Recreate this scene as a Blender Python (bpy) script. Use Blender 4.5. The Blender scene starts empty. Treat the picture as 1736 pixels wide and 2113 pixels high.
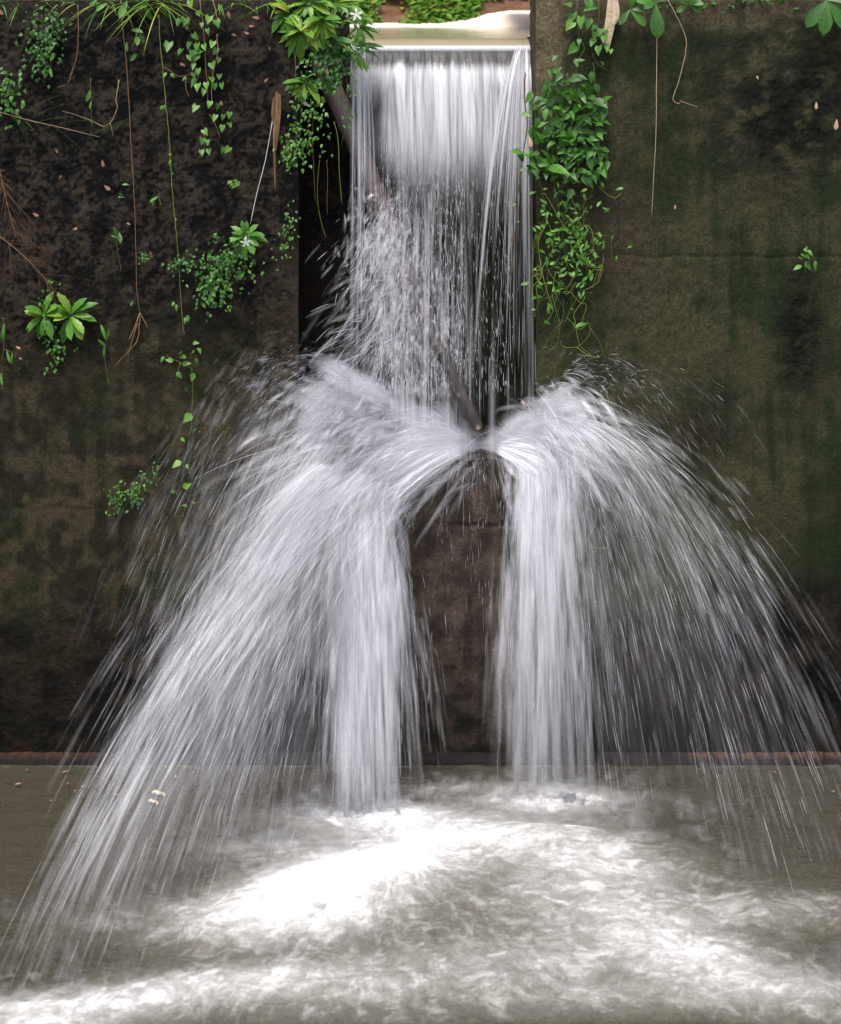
import bpy, math, random
import numpy as np
from mathutils import Vector

R = random.Random(7)
NR = np.random.default_rng(11)
scene = bpy.context.scene
COL = scene.collection
rad = math.radians

# ------------------------------------------------------------------ camera
# photograph measured on a 1736 x 2113 sheet: wall plane y = 0 is 8 m away
F, D, CAMZ, VH = 3472.0, 8.0, 3.64, -15.0
cam = bpy.data.cameras.new("camera")
cam.sensor_fit = 'VERTICAL'
cam.sensor_height = 36.0
cam.lens = F / 2113 * 36.0
cam.shift_y = -(1056.5 - VH) / 2113
cam.clip_start, cam.clip_end = 0.05, 500.0
cam.dof.use_dof = True
cam.dof.focus_distance = 7.9
cam.dof.aperture_fstop = 2.8
co = bpy.data.objects.new("camera", cam)
COL.objects.link(co)
co.location = (0, -D, CAMZ)
co.rotation_euler = (rad(90), 0, 0)
scene.camera = co

# ------------------------------------------------------------------ light
SUN_EL, SUN_ROT = 66.0, 205.0
w = bpy.data.worlds.new("World")
scene.world = w
w.use_nodes = True
wn, wl = w.node_tree.nodes, w.node_tree.links
sky = wn.new("ShaderNodeTexSky")
sky.sky_type = 'NISHITA'
sky.sun_disc = False
sky.sun_elevation = rad(SUN_EL)
sky.sun_rotation = rad(SUN_ROT)
sky.air_density, sky.dust_density, sky.ozone_density = 1.0, 4.0, 1.0
hs = wn.new("ShaderNodeHueSaturation")
hs.inputs["Saturation"].default_value = 0.55
wl.new(sky.outputs[0], hs.inputs["Color"])
bg = wn["Background"]
bg.inputs["Strength"].default_value = 0.12
wl.new(hs.outputs[0], bg.inputs["Color"])
sl = bpy.data.lights.new("sun", 'SUN')
sl.energy = 1.4
sl.angle = rad(25)
sl.color = (1.0, 0.96, 0.9)
so = bpy.data.objects.new("sun", sl)
COL.objects.link(so)
# nishita: rotation measured from +Y clockwise
sd = Vector((math.sin(rad(SUN_ROT)) * math.cos(rad(SUN_EL)), math.cos(rad(SUN_ROT)) * math.cos(rad(SUN_EL)), math.sin(rad(SUN_EL))))
so.rotation_euler = sd.to_track_quat('Z', 'Y').to_euler()
scene.view_settings.view_transform = 'Standard'
scene.view_settings.look = 'None'
scene.view_settings.exposure = 1.1
scene.view_settings.gamma = 1.0
scene.cycles.transparent_max_bounces = 40
scene.cycles.max_bounces = 5
scene.cycles.diffuse_bounces = 3
scene.cycles.use_denoising = True

# ------------------------------------------------------------------ helpers
def at(u, v, y=0.0):
    d = D + y
    return Vector(((u - 868) * d / F, y, CAMZ - (v - VH) * d / F))

def pool_at(u, v):
    d = CAMZ * F / (v - VH)
    return ((u - 868) * d / F, d - D)

def _hash(ix, iy, seed):
    h = (ix.astype(np.int64) * 374761393 + iy.astype(np.int64) * 668265263 + seed * 974711) & 0x7fffffff
    h = ((h ^ (h >> 13)) * 1274126177) & 0x7fffffff
    return ((h ^ (h >> 16)) & 0xffff) / 65535.0

def noise(x, y, seed=0):
    x = np.asarray(x, float); y = np.asarray(y, float)
    ix, iy = np.floor(x), np.floor(y)
    fx, fy = x - ix, y - iy
    def g(a, b):
        t = _hash(ix + a, iy + b, seed) * 2 * np.pi
        return np.cos(t) * (fx - a) + np.sin(t) * (fy - b)
    sx = fx * fx * fx * (fx * (fx * 6 - 15) + 10); sy = fy * fy * fy * (fy * (fy * 6 - 15) + 10)
    a = g(0, 0) * (1 - sx) + g(1, 0) * sx
    b = g(0, 1) * (1 - sx) + g(1, 1) * sx
    return (a * (1 - sy) + b * sy) * 1.5

def fbm(x, y, seed=0, o=4, gain=0.5):
    s, a, n = 0, 1.0, 0
    for k in range(o):
        s = s + a * noise(x * 2 ** k, y * 2 ** k, seed + k * 17); n += a; a *= gain
    return s / n

def sm(a, b, x):
    t = np.clip((x - a) / (b - a), 0, 1)
    return t * t * (3 - 2 * t)

def raw_mesh(name, V, Q, mat, parent=None, smooth=True, attrs=None, uv=None):
    """V (n,3), Q (m,4 or 3) int -> one linked mesh object"""
    V = np.asarray(V, np.float32); Q = np.asarray(Q, np.int32)
    me = bpy.data.meshes.new(name)
    k = Q.shape[1]
    me.vertices.add(len(V)); me.vertices.foreach_set("co", V.ravel())
    me.loops.add(Q.size); me.loops.foreach_set("vertex_index", Q.ravel())
    me.polygons.add(len(Q))
    me.polygons.foreach_set("loop_start", np.arange(0, Q.size, k, dtype=np.int32))
    me.polygons.foreach_set("use_smooth", np.full(len(Q), smooth))
    for an, arr in (attrs or {}).items():
        arr = np.asarray(arr, np.float32)
        if arr.ndim == 1:
            at_ = me.attributes.new(an, 'FLOAT', 'POINT'); at_.data.foreach_set("value", arr)
        else:
            at_ = me.attributes.new(an, 'FLOAT_COLOR', 'POINT')
            at_.data.foreach_set("color", np.c_[arr, np.ones(len(arr))].astype(np.float32).ravel())
    me.update(calc_edges=True)
    me.materials.append(mat)
    o = bpy.data.objects.new(name, me)
    COL.objects.link(o)
    if parent: o.parent = parent
    return o

def grid_q(nr, nc, flip=False):
    i = np.arange((nr - 1) * (nc - 1)); r, c = i // (nc - 1), i % (nc - 1)
    a = r * nc + c
    q = np.stack([a, a + 1, a + nc + 1, a + nc], 1)
    return q[:, ::-1] if flip else q

def tag(o, label=None, cat=None, group=None, kind=None):
    for k, v in (("label", label), ("category", cat), ("group", group), ("kind", kind)):
        if v: o[k] = v
    return o

def empty(name, loc=(0, 0, 0), **kw):
    o = bpy.data.objects.new(name, None); COL.objects.link(o); o.location = loc
    o.empty_display_size = 0.05
    return tag(o, **kw)

class MB:
    def __init__(s): s.v, s.f, s.t = [], [], []
    def add(s, vs, fs, t=0.5):
        b = len(s.v)
        s.v += [tuple(p) for p in vs]; s.f += [tuple(i + b for i in q) for q in fs]; s.t += [t] * len(vs)
    def build(s, name, mat, parent=None, smooth=True):
        me = bpy.data.meshes.new(name)
        off = Vector(parent.location) if parent else Vector((0, 0, 0))
        me.from_pydata([Vector(p) - off for p in s.v], [], s.f)
        a = me.attributes.new("tint", 'FLOAT', 'POINT'); a.data.foreach_set("value", s.t)
        me.polygons.foreach_set("use_smooth", [smooth] * len(me.polygons))
        me.update(); me.materials.append(mat)
        o = bpy.data.objects.new(name, me); COL.objects.link(o)
        if parent: o.parent = parent
        return o
    def tube(s, pts, r0, r1=None, n=5, t=0.5, wob=0.0):
        pts = [Vector(p) for p in pts]
        if r1 is None: r1 = r0
        vs, fs, m = [], [], len(pts)
        for i, p in enumerate(pts):
            d = (pts[min(i + 1, m - 1)] - pts[max(i - 1, 0)])
            d = d.normalized() if d.length > 1e-9 else Vector((0, 0, 1))
            a = d.cross(Vector((0.3, 0.9, 0.2))).normalized(); b = d.cross(a)
            r = r0 + (r1 - r0) * i / max(m - 1, 1)
            for k in range(n):
                an = 2 * math.pi * k / n
                rr = r * (1 + (R.uniform(-wob, wob) if wob else 0))
                vs.append(p + a * math.cos(an) * rr + b * math.sin(an) * rr)
        for i in range(m - 1):
            for k in range(n):
                fs.append((i * n + k, i * n + (k + 1) % n, (i + 1) * n + (k + 1) % n, (i + 1) * n + k))
        fs.append(tuple(range(n))[::-1]); fs.append(tuple((m - 1) * n + k for k in range(n)))
        s.add(vs, fs, t)
    SH = {
        'lance': ([0, .08, .25, .5, .75, .92, 1], [.12, .25, .62, .98, .95, .5, 0]),
        'ovate': ([0, .1, .3, .55, .8, 1], [.1, .62, 1, .82, .38, 0]),
        'heart': ([0, .12, .3, .55, .8, 1], [.75, 1, .93, .62, .27, 0]),
        'blade': ([0, .3, .7, 1], [.8, 1, .6, 0]),
        'spoon': ([0, .15, .35, .6, .85, 1], [.14, .28, .6, 1, .85, 0]),
    }
    def leaf(s, base, d, n, L, W, shape='lance', bend=0.25, t=0.5, K=7, tooth=False, fold=0.25):
        base, d = Vector(base), Vector(d).normalized()
        n = Vector(n); n = (n - d * n.dot(d))
        if n.length < 1e-4: n = d.orthogonal()
        n.normalize(); sd = d.cross(n)
        vs, fs = [], []
        xs, ws = s.SH[shape]
        for i in range(K + 1):
            q = i / K
            wv = float(np.interp(q, xs, ws)) * W * 0.5
            if tooth and 0 < i < K: wv *= 1.0 if i % 2 else 0.84
            c = base + d * (L * q) - n * (bend * L * q * q)
            bk = Vector((0, 0, 0))
            if shape == 'heart' and i == 0: bk = d * (-0.2 * L)
            up = n * (fold * wv)
            vs += [c + sd * wv + up + bk, c, c - sd * wv + up + bk]
        for i in range(K):
            a = i * 3
            fs += [(a, a + 1, a + 4, a + 3), (a + 1, a + 2, a + 5, a + 4)]
        s.add(vs, fs, t)

def mat(name):
    m = bpy.data.materials.new(name); m.use_nodes = True
    nt = m.node_tree
    for n in list(nt.nodes):
        if n.type != 'OUTPUT_MATERIAL': nt.nodes.remove(n)
    return m, nt.nodes, nt.links, nt.nodes[0]

def attr(nodes, name):
    a = nodes.new("ShaderNodeAttribute"); a.attribute_name = name
    return a

def ramp(nodes, stops):
    r = nodes.new("ShaderNodeValToRGB")
    e = r.color_ramp.elements
    while len(e) < len(stops): e.new(0.5)
    for k, (p, c) in enumerate(stops):
        e[k].position = p; e[k].color = (*c, 1)
    return r

# ------------------------------------------------------------------ materials
def m_concrete(name, rough=0.75, bump=0.5, fine=110):
    m, n, l, out = mat(name)
    p = n.new("ShaderNodeBsdfPrincipled")
    a = attr(n, "albedo")
    tc = n.new("ShaderNodeTexCoord")
    nz = n.new("ShaderNodeTexNoise"); nz.inputs["Scale"].default_value = fine; nz.inputs["Detail"].default_value = 6
    nz.inputs["Roughness"].default_value = 0.8
    l.new(tc.outputs["Object"], nz.inputs["Vector"])
    rp = ramp(n, [(0.3, (0.35, 0.35, 0.35)), (0.5, (.95, .93, .9)), (0.72, (2.1, 2.0, 1.9))])
    l.new(nz.outputs["Fac"], rp.inputs[0])
    mx = n.new("ShaderNodeMix"); mx.data_type = 'RGBA'; mx.blend_type = 'MULTIPLY'; mx.inputs[0].default_value = 1
    l.new(a.outputs["Color"], mx.inputs[6]); l.new(rp.outputs[0], mx.inputs[7])
    l.new(mx.outputs[2], p.inputs["Base Color"])
    p.inputs["Roughness"].default_value = rough
    p.inputs["Specular IOR Level"].default_value = 0.12
    b = n.new("ShaderNodeBump"); b.inputs["Strength"].default_value = bump; b.inputs["Distance"].default_value = 0.010
    l.new(nz.outputs["Fac"], b.inputs["Height"]); l.new(b.outputs[0], p.inputs["Normal"])
    l.new(p.outputs[0], out.inputs[0])
    return m

def m_simple(name, stops, rough=0.6, spec=0.3, scale=40, trans=0.0, use_tint=True, bump=0.0):
    """tint attribute plus a little noise -> colour ramp"""
    m, n, l, out = mat(name)
    p = n.new("ShaderNodeBsdfPrincipled")
    tc = n.new("ShaderNodeTexCoord")
    nz = n.new("ShaderNodeTexNoise"); nz.inputs["Scale"].default_value = scale; nz.inputs["Detail"].default_value = 3
    l.new(tc.outputs["Object"], nz.inputs["Vector"])
    ma = n.new("ShaderNodeMath"); ma.operation = 'MULTIPLY_ADD'
    l.new(nz.outputs["Fac"], ma.inputs[0]); ma.inputs[1].default_value = 0.35
    ad = n.new("ShaderNodeMath"); ad.operation = 'SUBTRACT'; ad.inputs[1].default_value = 0.175
    if use_tint:
        a = attr(n, "tint"); l.new(a.outputs["Fac"], ma.inputs[2])
    else: ma.inputs[2].default_value = 0.5
    l.new(ma.outputs[0], ad.inputs[0])
    rp = ramp(n, stops); l.new(ad.outputs[0], rp.inputs[0])
    l.new(rp.outputs[0], p.inputs["Base Color"])
    p.inputs["Roughness"].default_value = rough
    p.inputs["Specular IOR Level"].default_value = spec
    if bump:
        b = n.new("ShaderNodeBump"); b.inputs["Strength"].default_value = bump; b.inputs["Distance"].default_value = 0.004
        l.new(nz.outputs["Fac"], b.inputs["Height"]); l.new(b.outputs[0], p.inputs["Normal"])
    if trans:
        tr = n.new("ShaderNodeBsdfTranslucent"); l.new(rp.outputs[0], tr.inputs[0])
        ms = n.new("ShaderNodeMixShader"); ms.inputs[0].default_value = trans
        l.new(p.outputs[0], ms.inputs[1]); l.new(tr.outputs[0], ms.inputs[2]); l.new(ms.outputs[0], out.inputs[0])
    else: l.new(p.outputs[0], out.inputs[0])
    return m

M_WALL = m_concrete("wet_mossy_concrete", 0.55, 0.9)
M_LEAF = m_simple("green_leaf", [(0.0, (0.012, 0.04, 0.008)), (0.35, (0.028, 0.11, 0.013)), (0.6, (0.08, 0.235, 0.022)),
                                 (0.85, (0.21, 0.35, 0.035)), (1.0, (0.55, 0.38, 0.03))], 0.42, 0.45, 60, 0.3)
M_STEM = m_simple("green_stem", [(0.0, (0.05, 0.03, 0.018)), (0.5, (0.09, 0.12, 0.025)), (1.0, (0.3, 0.36, 0.05))], 0.6, 0.3, 30)
M_DRY = m_simple("dry_stem", [(0.0, (0.06, 0.03, 0.018)), (0.5, (0.22, 0.13, 0.07)), (1.0, (0.62, 0.5, 0.36))], 0.8, 0.2, 50)
M_DEAD = m_simple("dead_leaf", [(0.0, (0.07, 0.03, 0.02)), (0.5, (0.22, 0.1, 0.06)), (1.0, (0.4, 0.26, 0.18))], 0.7, 0.2, 60)
M_PETAL = m_simple("white_petal", [(0, (0.75, 0.75, 0.72)), (1, (0.85, 0.85, 0.84))], 0.5, 0.3, 30, 0.3)
M_LOG = m_simple("wet_bark", [(0.0, (0.02, 0.014, 0.013)), (0.5, (0.11, 0.08, 0.075)), (1.0, (0.26, 0.20, 0.18))], 0.45, 0.5, 22, bump=0.8)
M_SOIL = m_simple("brown_soil", [(0.25, (0.035, 0.018, 0.012)), (0.5, (0.12, 0.062, 0.038)), (0.75, (0.27, 0.17, 0.11))], 0.95, 0.1, 14, use_tint=False)
M_SAND_GLARE = m_simple("pale_sand_and_glare", [(0.2, (0.62, 0.48, 0.39)), (0.8, (0.85, 0.76, 0.66))], 0.9, 0.1, 14, use_tint=False)  # sand colour, whitened to stand for the glare line on the far water

def m_white(name, cover=False, col=(0.92, 0.92, 0.97), gloss=0.12):
    m, n, l, out = mat(name)
    d = n.new("ShaderNodeBsdfDiffuse"); d.inputs[0].default_value = (*col, 1)
    t = n.new("ShaderNodeBsdfTranslucent"); t.inputs[0].default_value = (*col, 1)
    g = n.new("ShaderNodeBsdfGlossy"); g.inputs[0].default_value = (0.9, 0.9, 0.95, 1); g.inputs["Roughness"].default_value = 0.35
    a = n.new("ShaderNodeMixShader"); a.inputs[0].default_value = 0.42
    b = n.new("ShaderNodeMixShader"); b.inputs[0].default_value = gloss
    l.new(d.outputs[0], a.inputs[1]); l.new(t.outputs[0], a.inputs[2])
    l.new(a.outputs[0], b.inputs[1]); l.new(g.outputs[0], b.inputs[2])
    if cover:
        tr = n.new("ShaderNodeBsdfTransparent")
        c = n.new("ShaderNodeMixShader")
        at_ = attr(n, "cover"); l.new(at_.outputs["Fac"], c.inputs[0])
        l.new(tr.outputs[0], c.inputs[1]); l.new(b.outputs[0], c.inputs[2]); l.new(c.outputs[0], out.inputs[0])
    else: l.new(b.outputs[0], out.inputs[0])
    return m

M_STREAK = m_white("white_water")
M_SHEET = m_white("water_film", True)

def m_pool():
    m, n, l, out = mat("murky_pool")
    p = n.new("ShaderNodeBsdfPrincipled")
    f = attr(n, "foam")
    tc = n.new("ShaderNodeTexCoord")
    nz = n.new("ShaderNodeTexNoise"); nz.inputs["Scale"].default_value = 70; nz.inputs["Detail"].default_value = 5
    l.new(tc.outputs["Object"], nz.inputs["Vector"])
    ma = n.new("ShaderNodeMath"); ma.operation = 'MULTIPLY_ADD'; ma.inputs[1].default_value = 0.3
    sb = n.new("ShaderNodeMath"); sb.operation = 'SUBTRACT'; sb.inputs[1].default_value = 0.15; sb.use_clamp = True
    l.new(nz.outputs["Fac"], ma.inputs[0]); l.new(f.outputs["Fac"], ma.inputs[2]); l.new(ma.outputs[0], sb.inputs[0])
    rp = ramp(n, [(0.0, (0.045, 0.040, 0.029)), (0.25, (0.120, 0.113, 0.095)), (0.5, (0.26, 0.25, 0.235)), (0.75, (0.45, 0.445, 0.44)), (1.0, (0.78, 0.78, 0.79))])
    l.new(sb.outputs[0], rp.inputs[0]); l.new(rp.outputs[0], p.inputs["Base Color"])
    rr = n.new("ShaderNodeMapRange"); rr.inputs[3].default_value = 0.18; rr.inputs[4].default_value = 0.9
    l.new(f.outputs["Fac"], rr.inputs[0]); l.new(rr.outputs[0], p.inputs["Roughness"])
    p.inputs["IOR"].default_value = 1.33
    b = n.new("ShaderNodeBump"); b.inputs["Strength"].default_value = 0.05; b.inputs["Distance"].default_value = 0.01
    l.new(nz.outputs["Fac"], b.inputs["Height"]); l.new(b.outputs[0], p.inputs["Normal"])
    l.new(p.outputs[0], out.inputs[0])
    return m
M_POOL = m_pool()

def m_stream():
    m, n, l, out = mat("upstream_water")
    p = n.new("ShaderNodeBsdfPrincipled")
    p.inputs["Base Color"].default_value = (0.30, 0.27, 0.18, 1)
    p.inputs["Roughness"].default_value = 0.12
    p.inputs["IOR"].default_value = 1.33
    l.new(p.outputs[0], out.inputs[0])
    return m
M_STREAM = m_stream()

# ------------------------------------------------------------------ the weir wall
XL, XR = at(616, 0).x, at(1106, 0).x
ZL = at(0, 938).z             # ledge
ZT = 3.605                    # top of the wall
YB = 0.38                     # back of the notch
ZLIP = CAMZ - (94 - VH) * (D + YB) / F
XC = (722 - 868) * (D + YB) / F   # where the open crest begins

def uv_of(x, z):
    return 868 + x * F / D, VH + (CAMZ - z) * F / D

def blob(u, v, cu, cv, su, sv):
    return np.exp(-(((u - cu) / su) ** 2 + ((v - cv) / sv) ** 2))

def rough_w(x, z):
    u, v = uv_of(x, z)
    g = (1 - sm(560, 900, v + 120 * noise(u / 160, v / 160, 5))) * (1 - sm(520, 640, u))
    g = np.maximum(g, blob(u, v, 1640, 230, 190, 170))
    g = np.maximum(g, blob(u, v, 1655, 690, 45, 130))
    g = np.maximum(g, sm(1180, 1320, v) * 0.5)
    return np.clip(g + 0.05, 0, 1)

def disp(x, z):
    g = rough_w(x, z)
    d = 0.012 * fbm(x * 3, z * 3, 3, 3) + g * 0.016 * fbm(x * 13, z * 10, 9, 4, .65) + g * 0.004 * np.abs(noise(x * 40, z * 40, 21)) + (.001 + .003 * g) * noise(x * 62, z * 62, 4)
    u, v = uv_of(x, z)
    # cold joints
    d = d - 0.004 * np.exp(-((v - 530 - 6 * noise(u / 60, 0 * u, 2)) / 4) ** 2) * sm(1240, 1300, u)
    d = d - 0.003 * np.exp(-((v - 1050 - 9 * noise(u / 50, 0 * u, 8)) / 4) ** 2) * (1 - sm(280, 330, u))
    d = d - 0.014 * np.exp(-((v - 1085 - 8 * noise(u / 40, 0 * u, 8)) / 5) ** 2) * sm(900, 940, u) * (1 - sm(1060, 1090, u))
    return d

def albedo(x, z):
    u, v = uv_of(x, z)
    c = lambda *k: np.array(k)[None, :]
    n1 = fbm(x * 2.2, z * 2.2, 31, 4); n2 = fbm(x * 9, z * 9, 41, 4); n3 = fbm(x * 30, z * 30, 51, 3); n4 = noise(x * 58, z * 52, 57)
    st = fbm(x * 16, z * 1.1, 61, 3)       # runs down the face
    def mix(a, b, t): return a * (1 - t[:, None]) + b * t[:, None]
    left = mix(np.repeat(c(.092, .072, .053), len(u), 0), c(.006, .006, .007), sm(-.26, .12, .8 * n2 + .7 * n3 + .45 * n4 + .2 * st + .25 * n1))
    smooth_l = mix(np.repeat(c(.105, .088, .050), len(u), 0), c(.036, .034, .020), sm(-.25, .3, n2 + .5 * st + .6 * n1))
    left = mix(left, smooth_l, sm(560, 860, v + 200 * n1))
    left = mix(left, np.repeat(c(.030, .045, .016), len(u), 0), sm(.08, .4, fbm(x * 3, z * 3, 77, 3)) * .55 * sm(500, 900, v))
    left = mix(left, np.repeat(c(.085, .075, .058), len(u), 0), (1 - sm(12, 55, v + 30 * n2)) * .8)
    left = mix(left, np.repeat(c(.09, .06, .045), len(u), 0), sm(540, 600, u) * sm(480, 560, v + 80 * n2) * (1 - sm(820, 900, v)) * sm(-.2, .1, n2) * .7)
    right = mix(np.repeat(c(.105, .104, .054), len(u), 0), c(.042, .060, .024), sm(-.25, .3, n1 + .6 * n2 + .4 * st + .4 * n3))
    right = mix(right, np.repeat(c(.105, .082, .058), len(u), 0), np.clip(1.2 * blob(u + 40 * n2, v, 1285, 500, 60, 130), 0, 1) * .75)
    right = mix(right, np.repeat(c(.075, .06, .04), len(u), 0), np.clip(blob(u, v, 1420, 930, 160, 140), 0, 1) * sm(-.3, .3, n1) * .7)
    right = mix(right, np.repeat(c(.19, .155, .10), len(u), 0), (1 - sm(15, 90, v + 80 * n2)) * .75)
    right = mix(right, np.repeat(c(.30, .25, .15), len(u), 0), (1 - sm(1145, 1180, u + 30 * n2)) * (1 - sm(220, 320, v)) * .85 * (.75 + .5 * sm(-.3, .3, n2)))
    blk = np.clip(1.25 * blob(u + 50 * n1, v + 60 * n1, 1630, 230, 170, 130), 0, 1) * sm(-.45, .05, n2 + .3 * n3)
    blk = np.maximum(blk, np.clip(1.3 * blob(u + 25 * n2, v, 1655, 700, 42, 130), 0, 1) * sm(-.6, -.1, n2))
    blk = np.maximum(blk, sm(950, 1400, v + .6 * (u - 1600)) * .85)
    blk = np.maximum(blk, sm(.05, .5, st + .3 * n1) * sm(1380, 1460, u) * .25)
    right = mix(right, np.repeat(c(.011, .011, .009), len(u), 0), blk * .95)
    right = mix(right, np.repeat(c(.02, .045, .008), len(u), 0), np.clip(blob(u, v, 1715, 1130, 60, 60), 0, 1) * .8)
    t = sm(840, 900, u)
    out = mix(left, right, t)
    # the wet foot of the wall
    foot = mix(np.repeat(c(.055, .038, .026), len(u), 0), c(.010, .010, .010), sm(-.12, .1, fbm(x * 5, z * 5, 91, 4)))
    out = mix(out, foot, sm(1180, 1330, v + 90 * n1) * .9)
    cen = mix(np.repeat(c(.190, .145, .115), len(u), 0), c(.080, .060, .052), sm(-.35, .35, n2 + .7 * n3 + .4 * st))
    out = mix(out, cen, sm(780, 830, u) * (1 - sm(1080, 1130, u)) * sm(900, 940, v))
    gm = sm(1420, 1500, v) * sm(.0, .25, n2)
    out = mix(out, np.repeat(c(.016, .028, .008), len(u), 0), gm * .6)
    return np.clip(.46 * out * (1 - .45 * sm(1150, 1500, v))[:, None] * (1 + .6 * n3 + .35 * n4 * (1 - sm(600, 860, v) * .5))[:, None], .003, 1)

wall = empty("weir_wall", label="dark wet mossy concrete weir wall with a tall notch in the middle", cat="wall")

def panel(name, xs, zs, yb=0.0, rim=True):
    X, Z = np.meshgrid(xs, zs)
    x, z = X.ravel(), Z.ravel()
    y = yb - disp(x, z) if rim is True else yb - rim * disp(x, z)
    return raw_mesh(name, np.c_[x, y, z], grid_q(len(zs), len(xs)), M_WALL, wall, attrs={"albedo": albedo(x, z) * (1 if yb == 0 else .4)})  # recessed panels coloured darker to stand for the shade in the notch

S = 0.008
zs_full = np.r_[-0.6, -0.3, np.arange(-0.06, ZT, S), ZT]
xl_d = np.r_[-7, -6, -5, -4.2, -3.6, -3.1, -2.8, np.arange(-2.6, XL - S / 2, S), XL]
xr_d = np.r_[XR, np.arange(XR + S, 2.6, S), 2.8, 3.1, 3.6, 4.2, 5, 6, 7]
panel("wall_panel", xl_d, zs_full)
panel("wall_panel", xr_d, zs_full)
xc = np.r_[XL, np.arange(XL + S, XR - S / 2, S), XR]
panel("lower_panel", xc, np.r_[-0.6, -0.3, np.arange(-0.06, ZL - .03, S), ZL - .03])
# notch back, stub beside the crest and the two jambs
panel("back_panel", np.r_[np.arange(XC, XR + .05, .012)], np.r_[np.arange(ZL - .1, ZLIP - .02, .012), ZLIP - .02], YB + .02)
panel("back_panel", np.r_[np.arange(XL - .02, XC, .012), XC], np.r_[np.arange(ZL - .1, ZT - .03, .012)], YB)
def jamb(x, flip):
    ys = np.linspace(0, YB + .05, 40); zs = np.r_[np.arange(ZL - .1, ZT, .012), ZT]
    T, Z = np.meshgrid(ys, zs); t, z = T.ravel(), Z.ravel()
    xx = np.full_like(z, x)
    front = -disp(xx, z)
    y = front + (t - front) * (t / ys[-1]); y = np.where(t == 0, front, np.maximum(t, front))
    xo = xx + (0.010 * fbm(t * 14, z * 14, 66, 3)) * sm(0, .05, t)
    return raw_mesh("jamb", np.c_[xo, y, z], grid_q(len(zs), len(ys), flip), M_WALL, wall,
                    attrs={"albedo": albedo(xx + (-t if not flip else t) * .5, z) * .35})  # jamb colour darkened too, shade of the notch painted in
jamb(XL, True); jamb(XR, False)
# ledge: rounded shelf that the water strikes
NX, NY = 110, 44
lx = np.linspace(XL, XR, NX); lt = np.linspace(0, 1, NY)
LX, LT = np.meshgrid(lx, lt); X, T = LX.ravel(), LT.ravel()
ang = np.clip(T / .25, 0, 1) * np.pi / 2
y = np.where(T < .25, .035 * (1 - np.sin(ang * 1.0)) * 0 + .035 * (1 - np.cos(ang)), .035 + (T - .25) / .75 * (YB - .0))
z = np.where(T < .25, ZL - .035 + .035 * np.sin(ang), ZL + .03 * (T - .25))
z = z + .02 * fbm(X * 8, T * 4, 71, 3) * sm(.2, .4, T)
y = y - disp(X, np.full_like(X, ZL - .03)) * (1 - sm(0, .25, T))
raw_mesh("ledge", np.c_[X, y, z], grid_q(NY, NX), M_WALL, wall, attrs={"albedo": albedo(X, np.full_like(X, ZL - .1)) * .8})
# top of the wall
for xs in (xl_d[::6], xr_d[::6]):
    xs = np.unique(np.r_[xs, XL] if xs[0] < 0 else np.r_[xs, XR])
    ys = np.linspace(0, .42, 14)
    X, Y = np.meshgrid(xs, ys); x, yy = X.ravel(), Y.ravel()
    z = np.full_like(x, ZT) + .012 * fbm(x * 7, yy * 7, 13, 3) * sm(0, .08, yy)
    yv = np.where(yy == 0, -disp(x, np.full_like(x, ZT)), yy)
    raw_mesh("coping", np.c_[x, yv, z], grid_q(len(ys), len(xs)), M_WALL, wall,
             attrs={"albedo": np.clip(np.repeat([[.11, .095, .06]], len(x), 0) * (1 + .6 * fbm(x * 12, yy * 12, 5, 3))[:, None], .01, 1)})
# footing with its rust-brown tide line
xs = np.r_[-7, -5, -3.5, np.arange(-2.6, 2.6, .014), 3.5, 5, 7]
prof = [(.03, .028), (-.05, .030), (-.066, .022), (-.072, .0), (-.072, -.3)]
vs, al = [], []
for k, (py, pz) in enumerate(prof):
    yy = py - (.012 * fbm(xs * 9, xs * 0 + k * .3, 81, 3) if 0 < k else 0); zz = pz + (.010 * fbm(xs * 11, xs * 0 + k, 82, 3) if k < 4 else 0)
    vs.append(np.c_[xs, yy + xs * 0, zz + xs * 0])
    u = 868 + xs * F / D
    rust = np.clip(sm(1380, 1460, u) + .55 * (1 - sm(160, 260, u)), 0, 1) * (1 if k < 1 else .35 if k == 1 else 0)
    nn = sm(-.3, .2, noise(xs * 40, xs * 0 + k, 83))
    al.append(np.array([[.018, .015, .014]]) * (1 - (rust * nn)[:, None]) + np.array([[.16, .075, .04]]) * (rust * nn)[:, None])
raw_mesh("footing", np.concatenate(vs), grid_q(len(prof), len(xs), True), M_WALL, wall, attrs={"albedo": np.concatenate(al)})

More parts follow.
